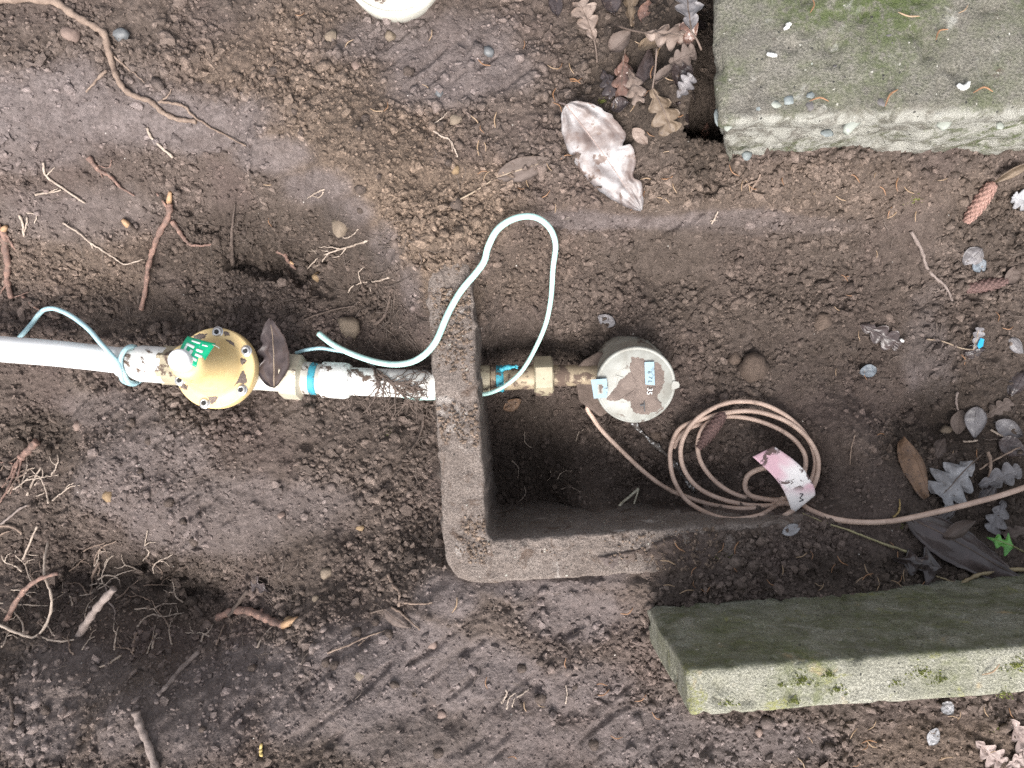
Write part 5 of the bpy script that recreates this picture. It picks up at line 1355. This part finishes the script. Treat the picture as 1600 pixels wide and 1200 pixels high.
root('thin twig crossing the grey leaves at the right', [(1530, 734), (1552, 720), (1580, 705), (1606, 694)], 1.4, 1.2, BARK, name='twig', cat='twig', lift=6)
root('upright twig between the grey leaves', [(1544, 706), (1548, 724), (1546, 744), (1534, 756)], 2.8, 1.6, BARK, name='twig', cat='twig', lift=5)
root('short pale twig at the upper right litter', [(1548, 672), (1560, 678), (1568, 682)], 1.8, 1.4, BARK_P, name='twig', cat='twig', lift=2)
root('pale splinter above the grey leaves', [(1504, 690), (1516, 690), (1528, 688)], 1.6, 1.4, BARK_P, name='twig', cat='twig', lift=2)
root('branching root stub in the soil below the slab', [(1172, 300), (1178, 290), (1186, 278), (1188, 272)], 1.8, 1.2, BARK, [([(1160, 292), (1172, 286), (1184, 282)], 1.6, 1)])
root('pale forked rootlet on the ridge above the box', [(1112, 350), (1118, 338), (1122, 330)], 1.5, .8, BARK_P, [([(1110, 346), (1120, 344)], .9, .5)])
root('yellow hooked grass blade beside the cable', [(1396, 808), (1404, 800), (1406, 788), (1405, 780)], 1.6, .8, mat_plain('dry_grass', (.36, .26, .11), (.28, .2, .08), .6), name='straw', cat='straw')
root('crack-like dark twig on the soil mound', [(1336, 680), (1330, 700), (1328, 726)], 1, .7, BARK)
for i, (x, y) in enumerate([(870, 750), (800, 720), (876, 765), (820, 760), (860, 735), (830, 700), (900, 690)]):
    rr = random.Random(i); a = rr.uniform(0, 6.3); l = rr.uniform(8, 16)
    root('fine pale rootlet on the dark box floor', [(x, y), (x + l * math.cos(a), y + l * math.sin(a)), (x + 2 * l * math.cos(a + .4), y + 2 * l * math.sin(a + .4))], 1, .6, BARK_P, group='fine rootlets on the box floor', seed=i)

# dark net of fine roots clinging to the outlet pipe: one tangled clump
def pipe_top(px, py):
    yc = 597.5 + (px - 590) * .025; R = px_r(22, Z1) + .0008
    p = W(px, py, Z1 + .01)
    dy = p.y - W(px, yc, Z1 + .01).y
    z = Z1 + math.sqrt(max(0, R * R - dy * dy)) if abs(dy) < R else Z1 - (abs(dy) - R) * .8
    return W(px, py, z + .0004)
rr = random.Random(12); parts = []
def walk(x, y, ang, n, r, depth):
    P = [pipe_top(x, y)]
    for i in range(n):
        ang += rr.uniform(-.5, .5); x += math.cos(ang) * 7; y += math.sin(ang) * 7
        if x > 672: break
        P.append(pipe_top(x, y))
        if depth > 0 and rr.random() < .5: walk(x, y, ang + rr.choice((-1, 1)) * rr.uniform(.6, 1.3), max(2, n // 2), r * .65, depth - 1)
    if len(P) > 2:
        q = catmull(P, 3); parts.append(tube_geo(q, (r, r * .45), 5))
for k in range(5): walk(574 + k * 7, 566 + k * 6, .62 + rr.uniform(-.15, .25), 14, .0014, 2)
for k in range(9): walk(606 + k * 7, rr.uniform(570, 625), rr.uniform(-1.2, 1.2), 7, .0009, 1)
V, F = join_geo(parts)
tag(mesh_obj('root_net', V, F, BARK_D), 'dark net of fine roots clinging to the white outlet pipe', 'roots')

# root hairs all over the cut bank: too fine and many to count
parts = []; rr = random.Random(5)
def hairs(n, xs, ys, ang0, spread, l0, l1, r):
    for _ in range(n):
        x = rr.uniform(*xs); y = rr.uniform(*ys); a = ang0 + rr.gauss(0, spread); L = rr.uniform(l0, l1); P = []
        for i in range(5):
            P.append(G(x, y, .003 + .004 * math.sin(i / 4 * 3.14) * rr.random())); a += rr.gauss(0, .35); x += math.cos(a) * L / 4; y += math.sin(a) * L / 4
        parts.append(tube_geo(catmull(P, 3), (r * rr.uniform(.6, 1.3), r * .3), 4))
hairs(90, (560, 665), (360, 560), .9, .9, 15, 60, .0006)
hairs(60, (300, 560), (330, 480), .3, 1.2, 12, 50, .0005)
hairs(40, (640, 690), (620, 880), 1.6, .6, 15, 50, .0005)
hairs(60, (0, 480), (880, 1040), -1.2, .9, 12, 45, .0007)
hairs(40, (0, 260), (300, 520), .6, 1.2, 12, 40, .0006)
hairs(50, (500, 1000), (920, 1190), 0, 2, 10, 35, .0005)
hairs(40, (620, 1100), (150, 330), 0, 2, 10, 35, .0005)
hairs(40, (1350, 1600), (340, 720), 0, 2, 10, 40, .0006)
V, F = join_geo(parts)
o = mesh_obj('root_hairs', V, F, HAIR); o['kind'] = 'stuff'; tag(o, 'fine brown root hairs trailing over the soil banks', 'roots')

# ================================================================== conifer needles
NEED = mat_plain('orange_needle', (.29, .155, .08), (.19, .10, .055), .6)
NEED2 = mat_plain('tan_needle', (.34, .24, .155), (.25, .17, .105), .6)
nmesh = []
for i in range(5):
    rr = random.Random(i); b_ = rr.uniform(-.004, .004)
    P = catmull([Vector((-.0085, 0, 0)), Vector((0, b_, .001)), Vector((.0085, 0, 0))], 3)
    V, F = tube_geo(P, [.0003, .0006, .0007, .0007, .0007, .0006, .0003], 5)
    me = bpy.data.meshes.new('conifer_needle'); me.from_pydata([tuple(p) for p in V], [], F); me.materials.append(NEED if i < 3 else NEED2); nmesh.append(me)
rr = random.Random(77)
def needle(px, py, ang, where, scale=1.0, z=None):
    o = bpy.data.objects.new('conifer_needle', rr.choice(nmesh)); COL.objects.link(o)
    p = G(px, py, .0036) if z is None else W(px, py, z)
    o.location = p; o.rotation_euler = (rr.uniform(-.2, .2), rr.uniform(-.3, .3), ang); o.scale = (scale,) * 3
    tag(o, 'dry orange-brown conifer needle ' + where, 'needle', 'needles ' + where)
areas = [(26, (740, 900), (60, 330), 'on the soil left of the large pale leaf'), (26, (930, 1110), (20, 330), 'among the upper oak leaves'), (16, (1130, 1480), (265, 340), 'on the soil under the slab'),
         (30, (1040, 1440), (850, 925), 'on the soil above the kerb'), (14, (1250, 1590), (1110, 1195), 'on the mud below the kerb'), (16, (1300, 1590), (380, 720), 'in the right part of the box'),
         (12, (700, 1040), (930, 1190), 'on the mud below the box'), (8, (420, 700), (20, 480), 'on the sandy soil')]
for n, xs, ys, wh in areas:
    for _ in range(n): needle(rr.uniform(*xs), rr.uniform(*ys), rr.uniform(0, 6.28), wh, rr.uniform(.6, 1.15))
for x, y, a, s in [(1280, 158, .0, 1.1), (1393, 153, .9, 1.3), (1536, 144, .1, 1.2), (1472, 54, .7, 1.2), (1267, 8, 1.4, 1.0), (1505, 14, .7, .8), (1420, 22, -.2, 1.2)]:
    needle(x, y, a, 'lying on the mossy slab', s, .2935)
needle(1548, 1046, .7, 'lying on top of the kerb', 1.1, .3035)

# ================================================================== stones and clods
CLOD = SOIL
ST = {'pale': mat_plain('pale_clod', (.20, .158, .118), (.145, .112, .083), .85, 120, 300, .0012, .8), 'pink': mat_plain('pinkish_stone', (.215, .155, .13), (.155, .11, .092), .8, 120, 300, .001, .7),
      'blue': mat_plain('bluish_stone', (.135, .14, .145), (.095, .10, .105), .5, 120, 300, .0008, .6), 'brown': mat_plain('brown_clod', (.12, .087, .068), (.08, .057, .044), .9, 140, 350, .0016, .9), 'ochre': mat_plain('ochre_clod', (.25, .175, .10), (.18, .12, .068), .85, 120, 300, .001, .7)}
def stone(px, py, r, mat, label=None, seed=0, group=None, name='stone', cat='stone', up=.08):
    p = G(px, py, 0); s = r * PXM(p.z); V, F = pebble_geo(seed, s * random.Random(seed).uniform(.85, 1.2), s, s * .75)
    rt = Matrix.Rotation(seed * 1.7, 3, 'Z')
    o = mesh_obj(name, [rt @ w_ for w_ in V], F, mat); o.location = p + Vector((0, 0, s * up))
    return tag(o, label, cat, group)
stone(112, 54, 13, ST['pink'], 'round pinkish clod beside the long tan root', 1, name='clod', cat='clod')
stone(190, 54, 11, ST['blue'], 'bluish grey stone right of the long tan root', 2)
stone(686, 145, 7, ST['blue'], 'small pale blue stone in the packed mud', 3)
stone(763, 80, 10, ST['blue'], 'flat bluish stone in the mud left of the oak leaves', 4, up=0)
stone(546, 512, 17, ST['pale'], 'pale angular stone above the mint wire end', 5)
stone(534, 354, 15, ST['pale'], 'tan clod sitting in the dark trench bank', 6, name='clod', cat='clod')
stone(497, 432, 9, ST['ochre'], 'small yellowish stone in the trench bank', 7)
stone(712, 188, 10, ST['pale'], 'tan pebble next to the kinked rootlet', 8)
stone(711, 266, 7, ST['ochre'], 'orange-yellow pebble on the sandy soil', 9)
stone(518, 58, 9, ST['pale'], 'tan clod left of the pot on the mud', 10, name='clod', cat='clod')
stone(558, 104, 8, ST['pink'], 'pinkish clod on the crumbly soil', 11, name='clod', cat='clod')
stone(611, 57, 8, ST['pale'], 'brown pebble just below the plastic pot', 12)
stone(452, 970, 8, ST['ochre'], 'ochre clod at the end of the knotty branch', 13, name='clod', cat='clod')
stone(510, 895, 10, ST['pale'], 'grey round pebble in the lower trench soil', 14)
stone(563, 825, 5, ST['ochre'], 'small orange stone in the trench soil', 15)
stone(440, 805, 6, ST['pink'], 'pale pinkish chip in the trench soil', 16)
stone(493, 936, 6, ST['pale'], 'light pebble above the hooked root', 17)
stone(562, 1055, 8, ST['pale'], 'oval pale pebble in the bottom mud', 18)
stone(676, 1008, 7, ST['pink'], 'reddish pebble below the folded leaf', 19)
stone(690, 1116, 6, ST['pink'], 'round reddish pebble near the bottom edge', 20)
stone(1148, 560, 11, ST['brown'], 'smooth brown pebble right of the meter', 21)
stone(1178, 575, 22, ST['brown'], 'big soil clod with pebbles right of the meter', 22, name='clod', cat='clod')
stone(1286, 500, 14, ST['brown'], 'smooth grey-brown clod in the box soil', 23, name='clod', cat='clod')
stone(1025, 680, 10, ST['brown'], 'brown stone beside the flecked root', 24)
stone(1480, 672, 9, ST['pale'], 'olive grey pebble in the right litter', 25)
stone(850, 858, 4, IVORY, 'tiny ivory pebble on the box rim', 26, up=.6)
stone(1186, 1144, 6, ST['pink'], 'little tan pebble on the mud below the kerb', 27)
stone(1408, 532, 3.5, WHITE_BIT, 'tiny white bead on the box soil', 28, up=.8)
stone(170, 775, 9, ST['ochre'], 'faint ochre clod in the left trench floor', 29, name='clod', cat='clod', up=0)
stone(122, 665, 8, ST['pink'], 'pinkish clod below the left pipe', 30, name='clod', cat='clod')
cm = []
for i in range(8):
    V, F = pebble_geo(i + 40, .0085, .0085, .006); me = bpy.data.meshes.new('clod'); me.from_pydata([tuple(p) for p in V], [], F)
    me.polygons.foreach_set('use_smooth', [True] * len(me.polygons)); me.materials.append(SOIL); cm.append(me)
rr = random.Random(9)
for n, xs, ys, wh in [(20, (200, 660), (640, 900), 'on the trench floor below the pipe'), (14, (280, 600), (330, 480), 'in the trench above the pipe'), (16, (420, 720), (60, 330), 'on the sandy bank'),
                      (18, (960, 1400), (400, 620), 'on the box soil'), (14, (780, 960), (620, 760), 'on the low box floor'), (14, (1060, 1290), (650, 780), 'inside the cable coil'), (16, (500, 980), (960, 1180), 'on the bottom mud'), (14, (1440, 1600), (400, 680), 'in the right litter'), (16, (0, 460), (880, 1180), 'on the lower left bank')]:
    for _ in range(n):
        o = bpy.data.objects.new('clod', rr.choice(cm)); COL.objects.link(o); s = rr.uniform(.35, .8) * (1.25 if rr.random() < .15 else 1)
        o.location = G(rr.uniform(*xs), rr.uniform(*ys), .0005 * s); o.rotation_euler = (rr.uniform(-.4, .4), rr.uniform(-.4, .4), rr.uniform(0, 6.28)); o.scale = (s, s, s)
        tag(o, 'loose brown soil clod ' + wh, 'clod', 'clods ' + wh)

# ================================================================== moss
MOSS = mat_plain('moss', (.25, .27, .08), (.17, .19, .055), .8)
def moss(name, label, spots, parent, n0, z=None, top=None):
    rr = random.Random(4); V = []; F = []
    for (px, py, rad, dens) in spots:
        for _ in range(int(n0 * dens * 1.3)):
            a = rr.uniform(0, 6.28); q = rad * 1.7 * rr.random() * (1 + .5 * math.sin(3 * a)); x = px + math.cos(a) * q; y = py + math.sin(a) * q * .6
            p = W(x, y, z) if z is not None else G(x, y, 0)
            h = rr.uniform(.0007, .0020); w_ = h * .55; d = rr.uniform(0, 6.28); i = len(V)
            V += [p + Vector((math.cos(d) * w_, math.sin(d) * w_, -.001)), p + Vector((math.cos(d + 2.1) * w_, math.sin(d + 2.1) * w_, -.001)), p + Vector((math.cos(d + 4.2) * w_, math.sin(d + 4.2) * w_, -.001)), p + Vector((rr.uniform(-1, 1) * h * .6, rr.uniform(-1, 1) * h * .6, h))]
            F += [(i, i + 1, i + 3), (i + 1, i + 2, i + 3), (i + 2, i, i + 3)]
    o = mesh_obj(name, V, F, MOSS, parent, smooth=False); o['kind'] = 'stuff'
    if label: tag(o, label, 'moss')
    return o
moss('moss', None, [(1252, 1063, 12, 1), (1140, 1098, 8, .7), (1240, 1095, 7, .5), (1295, 1055, 5, .4), (1440, 1050, 14, 1), (1470, 1062, 10, .6), (1590, 1040, 14, 1.2), (1570, 1085, 8, .4), (1310, 1078, 9, .5), (1400, 1066, 7, .4), (1220, 1070, 5, .3)], kerb, 80, KERB_Z + .0005)
for i, (x, y, r_, lb) in enumerate([(1430, 312, 9, 'yellow-green moss tuft on the soil ridge under the slab'), (1130, 866, 9, 'little green sprout cluster on the covered box rim'), (1412, 822, 5, 'green moss speck under the cable end'), (940, 158, 6, 'olive moss tuft between pale leaf and oak leaves'), (1556, 1138, 8, 'mossy patch on the mud at the lower right'), (608, 676, 6, 'dull moss speck beside the box wall')]):
    moss('moss_tuft', lb, [(x, y, r_, 1)], None, 60)
